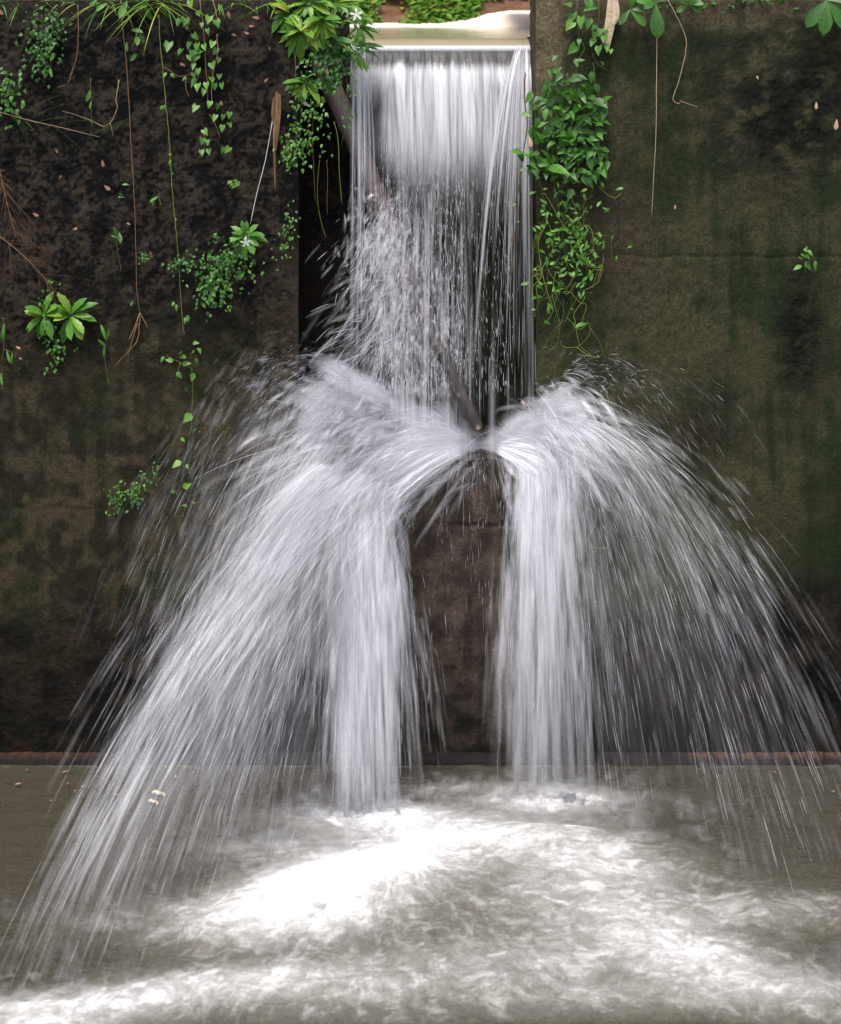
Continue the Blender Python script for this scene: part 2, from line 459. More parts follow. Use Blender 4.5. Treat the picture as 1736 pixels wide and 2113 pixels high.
# ------------------------------------------------------------------ pool
def pool():
    xs = np.r_[-9, -7, -5, -4, -3.2, np.arange(-2.5, 2.5, .0075), 3.2, 4, 5, 7, 9]
    ys = np.r_[-30, -18, -12, -8, -6, -4.8, -4, -3.4, -3, -2.7, np.arange(-2.45, .06, .0075)]
    X, Y = np.meshgrid(xs, ys); x, y = X.ravel(), Y.ravel()
    def B(u, v, su, sv, w, rot=0.0):
        cx, cy = pool_at(u, v)
        dx, dy = x - cx, y - cy
        c, s = math.cos(rot), math.sin(rot)
        a, b = dx * c + dy * s, -dx * s + dy * c
        return w * np.exp(-((a / su) ** 2 + (b / sv) ** 2))
    wx = x + .10 * fbm(x * 4, y * 4, 101, 4); wy = y + .10 * fbm(x * 4, y * 4, 111, 4)
    base = (B(730, 1810, .50, .18, 1.5, .45) + B(630, 1900, .32, .15, 1.0, .3) + B(850, 1715, .40, .14, .9) + B(1110, 1740, .40, .16, .9)
            + B(1240, 1800, .36, .18, .7) + B(1330, 1920, .42, .20, .65, -.6) + B(1560, 2030, .50, .18, .7, -.35)
            + B(300, 2060, .50, .11, .85, .25) + B(60, 2110, .35, .13, .7) + B(620, 2030, .40, .12, .5)
            + B(1050, 1990, .6, .16, .42) + B(1300, 2060, .45, .10, .35) + B(420, 1900, .42, .16, .36) + B(560, 1760, .30, .14, .42)
            + B(1050, 1880, 1.0, .34, .34) + B(820, 2060, .9, .2, .3) + B(990, 1625, .4, .06, .30) + B(1180, 1640, .3, .07, .35) + B(1600, 1880, .5, .14, .36) + B(700, 1690, .5, .1, .3) + B(800, 1690, .3, .1, .4) + B(1140, 1665, .3, .09, .45) - B(1100, 2150, .9, .07, .6))
    cx, cy = pool_at(800, 1760)
    th = np.arctan2(wy - cy, wx - cx); rr = np.hypot(wx - cx, wy - cy)
    n_r = fbm(th * 8, rr * 2.6, 121, 4, .55)
    n_s = fbm(wx * 9, wy * 12, 131, 5, .62)
    n_f = fbm(wx * 26 + 2 * n_r, wy * 34, 141, 4, .65) + .6 * fbm(th * 34, rr * 5, 143, 3, .6)
    rid = 1 - np.abs(fbm(wx * 9, wy * 14, 161, 4, .55)) * 3.2
    tex = .5 + .45 * n_r + .55 * n_s + .5 * n_f + .14 * np.clip(rid, -.5, 1)
    base = np.maximum(base, 0)
    soft = base / (1 + .40 * base)
    foam = soft * (.60 + .56 * tex) + .16 * sm(.5, 1.05, tex) * sm(.03, .25, base)
    foam = foam * .95 + .5 * B(720, 1810, .38, .13, 1, .45) + .50 * B(770, 1680, .26, .10, 1) * (.6 + tex) + .55 * B(1130, 1655, .26, .09, 1) * (.6 + tex)
    foam = foam + .25 * sm(.6, 1.0, .5 + .9 * n_f + .5 * n_s) * B(960, 1640, .35, .06, 1)
    foam = foam + .14 * np.exp(-((y + .085) / .016) ** 2) * sm(.1, .4, noise(x * 6, y * 0, 5) + .3 * noise(x * 40, y * 40, 6))   # scum on the wall line
    foam = np.clip(foam, 0, 1.15)
    bb = np.clip(base, 0, 1)
    z = .008 * fbm(x * 5, y * 8, 151, 3) + .03 * soft + bb * (.004 * n_s + .003 * n_r)
    z = z + .06 * B(700, 1830, .38, .13, 1, .45) + .04 * B(1120, 1740, .3, .12, 1)
    z = z * sm(.02, -.10, y) if False else z * np.clip((-y + .02) / .15, 0, 1)
    o = raw_mesh("pool_water", np.c_[x, y, z], grid_q(len(ys), len(xs)), M_POOL, attrs={"foam": foam})
    tag(o, kind="structure", label="murky olive pool water churned into white foam below the fall")
pool()

# ------------------------------------------------------------------ upstream
xs = np.linspace(-6, 6, 80); xs = np.r_[np.linspace(XC + .005, XR - .004, 60)]
def stream():
    V, n = [], 0
    xs = np.linspace(XC + .003, XR - .003, 70)
    ys = np.r_[np.linspace(YB - .02, YB + .4, 24), np.linspace(YB + .5, 4.2, 40)]
    X, Y = np.meshgrid(xs, ys); x, y = X.ravel(), Y.ravel()
    x = x + (x - .1) * np.clip(y - YB - .45, 0, 3) * 1.4
    t = np.clip((y - YB + .02) / .25, 0, 1)
    z = ZLIP + .030 * (1 - (1 - t) ** 2) + .0015 * fbm(x * 6, y * 3, 7, 3) * t
    o = raw_mesh("stream_water", np.c_[x, y, z], grid_q(len(ys), len(xs)), M_STREAM)
    tag(o, kind="structure", label="shallow khaki stream water sliding towards the lip of the notch")
stream()

def ground():
    # far bank and the earth behind the wall
    xs = np.linspace(-8, 8, 200); ys = np.r_[np.linspace(3.55, 6, 60), np.linspace(6.2, 14, 30)]
    X, Y = np.meshgrid(xs, ys); x, y = X.ravel(), Y.ravel()
    z = ZLIP - .05 + np.clip(y - 3.7, 0, 9) * .75 + .05 * fbm(x * 2.5, y * 2.5, 3, 4)
    z = np.where(y > 9, z * 1 + .2 * fbm(x, y, 4, 3), z)
    tag(raw_mesh("bank", np.c_[x, y, z], grid_q(len(ys), len(xs)), M_SOIL), kind="structure")
    for x0, x1 in ((-8, XL - .0), (XR, 8)):
        xs = np.linspace(x0, x1, 160); ys = np.linspace(.40, 3.7, 40)
        X, Y = np.meshgrid(xs, ys); x, y = X.ravel(), Y.ravel()
        z = ZT - .01 + .10 * sm(.4, 1.1, y) + .03 * fbm(x * 5, y * 5, 9, 4) * sm(.4, .6, y)
        tag(raw_mesh("ground", np.c_[x, y, z], grid_q(len(ys), len(xs)), M_SOIL), kind="structure")
    # bed under everything
    me = [(-9, -30, -.55), (9, -30, -.55), (9, .6, -.55), (-9, .6, -.55)]
    tag(raw_mesh("riverbed", me, [(0, 1, 2, 3)], M_SOIL), kind="structure")
ground()
def sandbar_and_glare():  # sand bar whose pale front strip doubles as painted water glare
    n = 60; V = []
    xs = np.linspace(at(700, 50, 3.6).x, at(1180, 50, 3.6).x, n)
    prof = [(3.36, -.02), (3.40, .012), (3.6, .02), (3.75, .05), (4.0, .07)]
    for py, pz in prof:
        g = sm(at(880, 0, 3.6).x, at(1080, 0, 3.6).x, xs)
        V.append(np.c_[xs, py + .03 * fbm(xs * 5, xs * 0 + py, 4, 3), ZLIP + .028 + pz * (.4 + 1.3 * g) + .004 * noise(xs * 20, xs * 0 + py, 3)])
    tag(raw_mesh("shore", np.concatenate(V), grid_q(len(prof), n), M_SAND_GLARE), kind="structure", label="pale sandy shore with a whitened water-glare line at the far side of the stream")
sandbar_and_glare()

# ------------------------------------------------------------------ waterfall
fall = empty("waterfall", at(985, 930), label="silky white waterfall dropping through the notch and fanning out over the ledge", cat="waterfall")
FO = np.array(fall.location)

def arc_pts(P0, V0, ts):
    """P0,V0 (n,3); ts (n,s) -> (n,s,3)"""
    t = ts[..., None]
    p = P0[:, None, :] + V0[:, None, :] * t
    p[..., 2] -= 4.905 * ts ** 2
    return p

def strands_mesh(name, parts, parent=None, m=None):
    VV, QQ, base = [], [], 0
    for P, r in parts:              # P (n,s,3) r (n,)
        n, s, _ = P.shape
        d = np.gradient(P, axis=1); d /= np.linalg.norm(d, axis=2, keepdims=True) + 1e-9
        ref = np.array([.25, .93, .27]); a = np.cross(d, ref); a /= np.linalg.norm(a, axis=2, keepdims=True) + 1e-9
        b = np.cross(d, a)
        q = np.linspace(0, 1, s)
        prof = np.clip(np.sin(np.pi * (q * .96 + .02)), 0, 1) ** .6
        rr = r[:, None] * prof[None, :]
        ph = np.array([0, 2 * np.pi / 3, 4 * np.pi / 3])
        V = P[:, :, None, :] + rr[:, :, None, None] * (np.cos(ph)[None, None, :, None] * a[:, :, None, :] + np.sin(ph)[None, None, :, None] * b[:, :, None, :])
        i = np.arange(n)[:, None, None] * (s * 3); j = np.arange(s - 1)[None, :, None] * 3; k = np.arange(3)[None, None, :]
        A = i + j + k; Bq = i + j + (k + 1) % 3
        Q = np.stack([A, Bq, Bq + 3, A + 3], -1).reshape(-1, 4)
        VV.append(V.reshape(-1, 3)); QQ.append(Q + base); base += n * s * 3
    V = np.concatenate(VV) - (FO if parent else 0)
    o = raw_mesh(name, V, np.concatenate(QQ), m or M_STREAK, parent)
    o["kind"] = "stuff"
    return o

def wisps_mesh(name, parts, parent=None):
    """soft tongues of water: three vertices across, cover fading to nothing at both edges and both ends"""
    VV, QQ, CC, base = [], [], [], 0
    for P, wd, al, fade in parts:   # P (n,s,3); half width (n,); cover (n,)
        n, s, _ = P.shape
        d = np.gradient(P, axis=1); d /= np.linalg.norm(d, axis=2, keepdims=True) + 1e-9
        roll = NR.normal(0, .55, n)
        ref = np.stack([np.sin(roll), np.cos(roll), np.full(n, .15)], -1)[:, None, :]
        a = np.cross(d, np.broadcast_to(ref, d.shape)); a /= np.linalg.norm(a, axis=2, keepdims=True) + 1e-9
        b = np.cross(d, a)
        q = np.linspace(0, 1, s)
        prof = np.clip(np.sin(np.pi * q), 0, 1) ** .8
        W = (wd[:, None] * (.55 + .45 * prof)[None, :])[..., None]
        V = np.stack([P - a * W + b * W * .3, P, P + a * W + b * W * .3], 2)
        C = np.zeros((n, s, 3)); C[:, :, 1] = al[:, None] * prof[None, :]
        if fade: C[:, :, 1] *= 1 - fade * sm(1.25, .2, P[:, :, 2])
        i = np.arange(n)[:, None, None] * (s * 3); j = np.arange(s - 1)[None, :, None] * 3; k = np.arange(2)[None, None, :]
        A = i + j + k
        VV.append(V.reshape(-1, 3)); CC.append(C.ravel()); QQ.append(np.stack([A, A + 1, A + 4, A + 3], -1).reshape(-1, 4) + base); base += n * s * 3
    V = np.concatenate(VV) - (FO if parent else 0)
    o = raw_mesh(name, V, np.concatenate(QQ), M_SHEET, parent, attrs={"cover": np.concatenate(CC)})
    o["kind"] = "stuff"
    return o

def pts_screen(u, v, y):
    d = D + y
    return np.stack([(u - 868) * d / F, y, CAMZ - (v - VH) * d / F], -1)

def family(n, su, sv, lu, lv, vz, t0=(0, .75), ln=(.12, .4), r=(.0006, .0022), bias=1.0, js=18, jl=40, sy=(-.08, .10), seg=6, cl=9):
    """ballistic streaks in clumps: start screen range su,sv -> landing on the pool lu,lv as a runs 0..1"""
    k = max(1, n // cl); idx = NR.integers(0, k, n)
    def cj(c, j): return c[idx] + NR.normal(0, j, n)
    a = np.clip(cj(NR.random(k) ** bias, .025), 0, 1)
    lerp = lambda q: np.interp(a, np.linspace(0, 1, len(q)), q)
    y0 = cj(NR.uniform(sy[0], sy[1], k), .02)
    P0 = pts_screen(lerp(su) + cj(NR.normal(0, js, k), 5), lerp(sv) + cj(NR.normal(0, js * .6, k), 4), y0)
    LU = lerp(lu) + cj(NR.normal(0, jl * .8, k), jl * .35); LV = lerp(lv) + cj(NR.normal(0, jl * .6, k), jl * .3)
    d = CAMZ * F / (np.maximum(LV, 1585) - VH)
    L = np.stack([(LU - 868) * d / F, d - D, np.zeros(n)], -1)
    vzz = cj(NR.uniform(vz[0], vz[1], k), .06)
    T = (vzz + np.sqrt(vzz ** 2 + 19.62 * np.maximum(P0[:, 2], .05))) / 9.81
    V0 = (L - P0) / T[:, None]; V0[:, 2] = vzz
    b = np.clip(cj(NR.uniform(t0[0], t0[1], k), .06), 0, .95); e = np.minimum(b + NR.uniform(ln[0], ln[1], n), 1.0)
    ts = (b[:, None] + (e - b)[:, None] * np.linspace(0, 1, seg)[None]) * T[:, None]
    P = arc_pts(P0, V0, ts)
    rr = r[0] + (r[1] - r[0]) * NR.random(n) ** 2.5
    return P, rr

FINE, SOFT = [], []
def fan(ns, nf, *args, fade=.6, wd=(.004, .016), al=(.05, .30), fr=(.0002, .0007), ln=(.035, .13), fl=(.015, .06), t0=(0, .85), **kw):
    if ns:
        P, _ = family(ns, *args, ln=ln, t0=t0, **kw)
        q = NR.random(ns)
        SOFT.append((P, wd[0] + (wd[1] - wd[0]) * q ** 1.6, al[0] + (al[1] - al[0]) * NR.random(ns) ** 2 * (1 - .5 * q), fade))
    if nf:
        FINE.append(family(nf, *args, r=fr, ln=fl, t0=t0, **kw))

# left: bright outer band, then the veil inside it, then the heavy column
fan(1900, 500, [790, 930], [940, 950], [0, 170], [2060, 1990], (.1, .5), js=30, jl=32, bias=1.5, al=(.05, .34), fade=.25)
fan(1500, 500, [740, 930], [930, 950], [40, 440], [2040, 1850], (.0, .6), js=34, jl=60, al=(.04, .22), fade=.45)
fan(1300, 420, [670, 900], [900, 950], [240, 660], [1780, 1690], (.1, .9), js=36, jl=60, al=(.04, .22), fade=.85)
fan(1200, 420, [650, 800], [820, 930], [160, 560], [1820, 1700], (.1, .9), js=36, jl=70, al=(.03, .18), fade=.8)
fan(1000, 500, [740, 930], [930, 950], [20, 560], [2060, 1790], (.0, .6), js=34, jl=70, al=(.03, .16), fade=0, wd=(.003, .010), t0=(.3, .93), cl=5)
fan(460, 200, [670, 830], [920, 960], [380, 680], [1740, 1680], (.1, .7), js=30, jl=50, al=(.03, .18), fade=0, wd=(.003, .010), t0=(.4, .93), cl=6)
fan(2300, 260, [690, 805], [950, 985], [690, 815], [1690, 1680], (-.2, .4), js=18, jl=32, wd=(.006, .026), al=(.08, .42), fade=.15, ln=(.05, .18))
fan(560, 180, [760, 812], [975, 1015], [775, 900], [1680, 1625], (-.3, .1), js=9, jl=22, sy=(-.12, -.04), fade=.15, al=(.05, .32), ln=(.05, .18))
# right column and right fan
fan(1500, 200, [1074, 1152], [935, 880], [1040, 1165], [1640, 1660], (-.1, .3), js=10, jl=26, wd=(.006, .024), al=(.08, .42), fade=.45, ln=(.05, .18))
fan(640, 160, [1105, 1160], [900, 875], [1140, 1240], [1640, 1670], (.0, .4), js=12, jl=24, wd=(.006, .02), al=(.06, .36), fade=.3, ln=(.05, .18))
fan(260, 160, [1052, 1066], [970, 950], [1008, 1060], [1610, 1630], (-.3, .1), js=5, jl=12, sy=(-.12, -.04), al=(.04, .26))
fan(260, 150, [1120, 1170], [870, 860], [1210, 1300], [1640, 1680], (.2, .7), js=22, jl=30, al=(.04, .2), fade=.6)
fan(900, 420, [1090, 1170], [850, 860], [1290, 1700], [1640, 1800], (.3, 1.0), js=28, jl=60, al=(.03, .15), fade=.6)
fan(600, 420, [1090, 1170], [850, 870], [1240, 1760], [1660, 1850], (.2, .9), js=26, jl=60, al=(.03, .16), fade=0, wd=(.003, .009), t0=(.3, .93), ln=(.03, .10), cl=5)
fan(620, 320, [1110, 1160], [840, 850], [1600, 1980], [1760, 1920], (.5, 1.0), js=24, jl=70, bias=.9, al=(.03, .2), ln=(.03, .10), fade=.4)
# thin high sprays
fan(1100, 420, [630, 760], [740, 850], [90, 560], [1600, 1720], (.0, .8), js=40, jl=80, sy=(-.2, .0), al=(.03, .13), ln=(.025, .08), t0=(0, .8), fl=(.01, .05))
fan(420, 200, [610, 700], [720, 790], [200, 600], [1590, 1640], (.1, .9), js=44, jl=80, sy=(-.1, .0), al=(.03, .10), ln=(.02, .06), t0=(0, .5), fl=(.01, .04), fr=(.0002, .0005))
fan(170, 150, [1150, 1240], [750, 800], [1480, 1800], [1590, 1640], (.4, 1.3), t0=(0, .5), js=30, jl=80, ln=(.03, .07), fl=(.012, .04), sy=(-.2, -.02), al=(.03, .13), fr=(.0002, .0007), cl=3)
# rays over the dark face
fan(130, 90, [955, 1015], [940, 940], [740, 1140], [1700, 1700], (-.1, .6), t0=(0, .22), js=12, jl=40, ln=(.08, .26), wd=(.002, .007), al=(.08, .3), cl=3)
fan(110, 90, [880, 1040], [1000, 980], [880, 1040], [1590, 1590], (-.4, .1), t0=(0, .8), js=20, jl=20, wd=(.003, .008), al=(.03, .12), cl=3)
# mist hanging about the jets
fan(170, 0, [640, 900], [820, 950], [150, 700], [1900, 1680], (.1, .9), js=50, jl=90, wd=(.03, .08), al=(.02, .06), ln=(.15, .4), cl=2, fade=.3)
fan(70, 0, [1080, 1200], [840, 880], [1150, 1600], [1650, 1720], (.1, .9), js=50, jl=90, wd=(.03, .08), al=(.02, .05), ln=(.15, .4), cl=2, fade=.3)

def curtain():
    """falling streaks between the lip and the ledge"""
    T = .625
    def fall_arcs(n, ln, pmin=.12):
        a = NR.random(n)
        keep = NR.random(n) < pmin + (1 - pmin) * sm(.12, .3, a) * (1 - .6 * sm(.55, .75, a))
        a = a[keep]; n = len(a)
        x = XC + .01 + a * (XR - XC - .02)
        P0 = np.stack([x, np.full(n, YB - .02), np.full(n, ZLIP)], -1)
        V0 = np.stack([NR.normal(0, .03, n) + .06 * (.5 - a), -NR.normal(.72, .06, n), np.zeros(n)], -1)
        b = NR.uniform(.25, .92, n); e = np.minimum(b + NR.uniform(*ln, n), 1.02)
        ts = (b[:, None] + (e - b)[:, None] * np.linspace(0, 1, 9)[None]) * T
        return arc_pts(P0, V0, ts), n
    P, n = fall_arcs(900, (.015, .07)); FINE.append((P, .0002 + .0006 * NR.random(n) ** 2))
    P, n = fall_arcs(330, (.06, .3)); SOFT.append((P, NR.uniform(.004, .02, n), .03 + .20 * NR.random(n) ** 2, 0))
    # ropes that bend in from either end of the crest
    for side in (0, 1):
        n = 36 if side == 0 else 110
        s = NR.random(n)
        x0 = XC + .01 + s * .07 if side == 0 else XR - .01 - s * .05
        vx = NR.uniform(-.02, .16, n) if side == 0 else -.50 * NR.random(n) ** 1.6
        P0 = np.stack([x0, np.full(n, YB - .02), np.full(n, ZLIP + .012)], -1)
        V0 = np.stack([vx, -NR.normal(.74, .04, n), np.zeros(n)], -1)
        b = NR.uniform(0, .3, n); e = np.minimum(b + NR.uniform(.25, .7, n), 1)
        ts = (b[:, None] + (e - b)[:, None] * np.linspace(0, 1, 14)[None]) * T
        P = arc_pts(P0, V0, ts)
        FINE.append((P[: n // 2], .0004 + .0007 * NR.random(n // 2) ** 2))
        SOFT.append((P[n // 2:], NR.uniform(.003, .012, n - n // 2), NR.uniform(.2, .6, n - n // 2), 0))
    # broken drops knocked about by the log and the lower fall
    n = 3400
    v = 265 + 545 * NR.random(n) ** .52
    u = np.where(NR.random(n) < .75, NR.uniform(770, 960, n), NR.uniform(770, 1060, n))
    y = NR.uniform(-.10, .06, n) + .14 * (800 - v) / 500
    V0 = np.stack([NR.normal(0, .12, n), NR.normal(-.2, .2, n), -NR.uniform(.4, 2.2, n)], -1)
    ts = np.linspace(0, 1, 5)[None] * NR.uniform(.008, .03, n)[:, None]
    FINE.append((arc_pts(pts_screen(u, v, y), V0, ts), .0003 + .0011 * NR.random(n) ** 3))
    n = 900
    q = NR.random(n); u = 770 + 130 * q + NR.normal(0, 34, n); v = 440 + 330 * q + NR.normal(0, 60, n)
    V0 = np.stack([NR.normal(-.1, .3, n), NR.normal(-.2, .2, n), -NR.uniform(.2, 1.8, n)], -1)
    SOFT.append((arc_pts(pts_screen(u, v, NR.uniform(-.12, .0, n)), V0, np.linspace(0, 1, 6)[None] * NR.uniform(.015, .06, n)[:, None]), NR.uniform(.004, .016, n), .06 + .32 * NR.random(n) ** 2, 0))
    # sprays thrown left off the log, fanning down across the dark gap
    for m, soft in ((1300, 0), (1100, 1)):
        u0 = NR.normal(800, 26, m); v0 = 420 + 300 * NR.random(m)
        P0 = pts_screen(u0 + .1 * (v0 - 420), v0, NR.uniform(-.08, .06, m) + .05)
        V0 = np.stack([-np.abs(NR.normal(.3, .85, m)) * (.4 + .9 * (v0 - 380) / 340), NR.normal(-.25, .25, m), NR.uniform(-.9, .5, m)], -1)
        b = NR.random(m) * .16; L = NR.uniform(.012, .05, m) * (1.6 if soft else 1)
        P = arc_pts(P0, V0, b[:, None] + L[:, None] * np.linspace(0, 1, 7)[None])
        if soft: SOFT.append((P, NR.uniform(.004, .016, m), .05 + .3 * NR.random(m) ** 2, 0))
        else: FINE.append((P, .0003 + .0011 * NR.random(m) ** 3))
curtain()

def burst():
    """the burst round the point where the fall strikes the ledge"""
    n = 2000                       # the creamy white heart, thrown out of the strike point
    r0 = NR.random(n); an = np.radians(NR.choice([1, 0], n, p=[.72, .28]) * NR.uniform(148, 212, n))
    right = an == 0; an = np.where(right, np.radians(NR.uniform(-30, 34, n)), an)
    rad_u = np.where(right, 30 + 190 * r0, 20 + 330 * r0)
    P0 = pts_screen(985 + rad_u * np.cos(an), 925 - rad_u * np.sin(an) * .9 - 20 * r0 + NR.normal(0, 10, n), .10 - .22 * r0 + NR.normal(0, .04, n))
    sp = NR.uniform(1.2, 2.6, n)
    V0 = np.stack([np.cos(an) * sp, -NR.uniform(.2, 1.0, n), np.sin(an) * sp * .9 + .25], -1)
    P = arc_pts(P0, V0, NR.uniform(.04, .11, n)[:, None] * np.linspace(-.5, .5, 8)[None])
    SOFT.append((P, NR.uniform(.016, .06, n), .12 + .40 * NR.random(n) ** 1.4, 0))
    for (n, cu, cv, ju, ang, sp, life) in ((700, 860, 925, 70, (165, 205), (.8, 3.4), (.06, .2)), (380, 1080, 900, 36, (-25, 45), (.8, 2.4), (.05, .16)),
                                       (620, 770, 870, 60, (130, 195), (.6, 2.2), (.04, .10)), (200, 1130, 830, 30, (0, 80), (.5, 1.6), (.05, .14)),
                                       (420, 720, 800, 60, (130, 210), (.5, 1.6), (.03, .07))):
        for soft in (1, 0):
            m = n if soft else n // 4
            th = np.radians(NR.uniform(*ang, m)); s = NR.uniform(*sp, m)
            P0 = pts_screen(cu + NR.normal(0, ju, m), cv + NR.normal(0, 26, m), NR.uniform(-.10, .12, m))
            V0 = np.stack([np.cos(th) * s, -NR.uniform(.1, 1.2, m), np.sin(th) * s * .6 + .3], -1)
            b = NR.random(m) * .12; L = NR.uniform(*life, m)
            P = arc_pts(P0, V0, b[:, None] + L[:, None] * np.linspace(0, 1, 8)[None])
            if soft: SOFT.append((P, NR.uniform(.004, .026, m), .05 + .4 * NR.random(m) ** 1.5, 0))
            else: FINE.append((P, .0003 + .001 * NR.random(m) ** 3))
burst()
def splash():
    spots = [(760, 1690, 70, 14, 260), (1130, 1660, 80, 12, 260), (730, 1810, 150, 45, 600), (850, 1715, 110, 25, 300), (1110, 1730, 110, 30, 420), (1250, 1810, 110, 40, 260), (1350, 1930, 120, 50, 220), (1560, 2030, 140, 40, 200),
             (300, 2060, 160, 26, 240), (620, 1920, 100, 40, 260), (560, 1760, 90, 40, 130), (1000, 1650, 90, 18, 140), (1050, 1990, 160, 50, 140), (60, 2100, 120, 30, 120), (1240, 1660, 60, 16, 90)]
    for u, v, su, sv, n in spots:
        uu, vv = NR.normal(u, su, n), np.clip(NR.normal(v, sv, n), 1600, 2150)
        d = CAMZ * F / (vv - VH); x = (uu - 868) * d / F; y = d - D
        ox, oy = pool_at(800, 1740)
        dx, dy = x - ox + NR.normal(0, .15, n), y - oy + NR.normal(0, .15, n)
        L = np.hypot(dx, dy) + 1e-3; sp = NR.uniform(.2, 1.0, n)
        V0 = np.stack([dx / L * sp, dy / L * sp, NR.uniform(.1, .7, n)], -1)
        P0 = np.stack([x, y, np.full(n, .02)], -1)
        T = V0[:, 2] / 4.905
        P = arc_pts(P0, V0, T[:, None] * np.linspace(.05, .95, 7)[None])
        SOFT.append((P, NR.uniform(.012, .05, n), .03 + .16 * NR.random(n) ** 2, 0))
splash()
def mist():
    for u, v, su, n, h in ((770, 1700, 110, 260, .22), (1140, 1680, 110, 220, .2), (760, 1790, 150, 200, .3), (200, 1950, 150, 80, .3), (1300, 1720, 120, 70, .3)):
        uu, vv = NR.normal(u, su, n), np.clip(NR.normal(v, 22, n), 1600, 2100)
        d = CAMZ * F / (vv - VH)
        P0 = np.stack([(uu - 868) * d / F, d - D, .03 + h * NR.random(n) ** 1.8 * .5], -1)
        V0 = np.stack([NR.normal(0, .5, n), NR.normal(-.1, .3, n), NR.uniform(.2, 1.2, n)], -1)
        P = arc_pts(P0, V0, NR.uniform(.08, .2, n)[:, None] * np.linspace(0, 1, 7)[None])
        SOFT.append((P, NR.uniform(.02, .06, n), .02 + .10 * NR.random(n) ** 2, 0))
mist()
strands_mesh("fine_streaks", FINE, fall)
wisps_mesh("soft_streaks", SOFT, fall)

def sheet(name, start, land, vz, shape, na=300, nt=70, t0=0.0, t1=1.0):
    """a continuous veil of water; its cover comes from streak noise along the flow"""
    a = np.linspace(0, 1, na); t = np.linspace(t0, t1, nt)
    P0 = start(a); L = land(a)
    T = (vz + np.sqrt(vz ** 2 + 19.62 * np.maximum(P0[:, 2] - L[:, 2], .02))) / 9.81
    V0 = (L - P0) / T[:, None]; V0[:, 2] = vz
    P = arc_pts(P0, V0, t[None, :] * T[:, None])
    A, TT = np.meshgrid(a, t, indexing='ij')
    rip = .02 * fbm(A * 14, TT * 2.0, 7, 3) * np.clip(TT * 3, 0, 1)
    P[..., 1] -= rip; P[..., 0] += .01 * fbm(A * 10, TT * 3, 19, 2) * TT
    c = np.clip(shape(A, TT), 0, 1)
    o = raw_mesh(name, P.reshape(-1, 3) - FO, grid_q(na, nt), M_SHEET, fall, attrs={"cover": c.ravel()})
    return o

# the smooth nappe just below the lip
def nap_start(a): return np.stack([XC + .004 + a * (XR - XC - .008), np.full_like(a, YB - .02), np.full_like(a, ZLIP)], -1)
def nap_land(a):  return np.stack([XC + .02 + a * (XR - XC - .03), np.full_like(a, -.09), np.full_like(a, ZL)], -1)
def nap_shape(a, t):
    z = t * t                      # share of the drop
    v = 94 + z * 840
    aw = a + .035 * noise(a * 7, z * 1.5, 231) + .012 * noise(a * 23, z * 3, 233)
    fine = fbm(aw * 80, z * 2.4, 201, 4, .65) * (.6 + .9 * np.clip(.5 + noise(a * 9, z * 3, 237), 0, 1)); wide = fbm(aw * 16, z * 1.6, 211, 3)
    inner = sm(.13, .30, a + .06 * fbm(a * 3, z * 7, 5, 3)) * (1 - .55 * sm(.74, .86, a + .05 * fbm(a * 0, z * 5, 15, 2)))
    body = np.maximum(inner, (1 - sm(150, 235, v)) * (.55 + .45 * sm(.02, .1, a)))
    k = 1 - sm(130, 240, v)
    c = (.78 + .6 * fine + .55 * wide) * (1 - k) + (.80 + .42 * fine * sm(115, 200, v) + .42 * wide * sm(105, 160, v)) * k
    c = c * (.10 + .85 * body)
    c = c * (1 - .72 * sm(255, 400, v + 70 * wide + 40 * fine)) * (1 - .55 * sm(.55, .75, a) * sm(430, 600, v))
    c = np.maximum(c, .93 * sm(.2, .34, a) * (1 - sm(.74, .84, a)) * sm(128, 150, v) * (1 - sm(190, 520, v + 160 * wide + 150 * fine)) * (.74 + .6 * fine + .6 * wide))  # extra white cover in the middle stands for sky mirrored in the sheet
    low = sm(230, 470, v + 60 * wide)
    c = c * (1 - low) + low * sm(.10, .62, c + .35 * fine + .25 * wide) * (.82 - .45 * sm(.45, .75, a + .06 * wide)) * c ** .35
    treeline_refl = sm(97, 107, v) * (1 - sm(124, 152, v + 13 * fbm(aw * 17, v * 0, 3, 3) + 5 * fbm(aw * 90, v * 0, 33, 2)))  # ragged band of thin cover, painted in for the treeline's dark reflection
    c = np.minimum(c, .95 + .1 * fine) * (1 - .86 * treeline_refl)
    c = np.maximum(c, (1 - sm(94, 109, v)) * .95)  # brink whitened to stand for sky glare on the lip
    edge = np.exp(-((a - .015) / .012) ** 2) + np.exp(-((a - .985) / .03) ** 2) * .5
    return np.maximum(c, edge * (.20 + .5 * fine) * (1 - .3 * sm(300, 600, v)))
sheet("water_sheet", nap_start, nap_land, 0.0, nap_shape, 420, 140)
def lower_start(su, sv, y): 
    return lambda a: pts_screen(np.interp(a, np.linspace(0, 1, len(su)), su), np.interp(a, np.linspace(0, 1, len(sv)), sv), np.full_like(a, y))
def lower_land(lu, lv):
    def f(a):
        u, v = np.interp(a, np.linspace(0, 1, len(lu)), lu), np.interp(a, np.linspace(0, 1, len(lv)), lv)
        d = CAMZ * F / (v - VH)
        return np.stack([(u - 868) * d / F, d - D, np.zeros_like(a)], -1)
    return f
def veil(top, bot, peak, seed, edge=.12, kx=34, kt=1.6):
    def f(a, t):
        fine = fbm(a * kx * 3, t * kt * 1.5, seed, 3, .6); wide = fbm(a * kx * .5, t * kt, seed + 5, 3)
        prof = np.interp(t, [0, .08, .35, .75, 1], [0, top, peak, bot, bot * .4])
        e = sm(0, edge, a + .05 * wide) * sm(0, edge, 1 - a + .05 * wide)
        return prof * e * (.72 + .7 * fine + 1.3 * wide)
    return f
V = "water_veil"
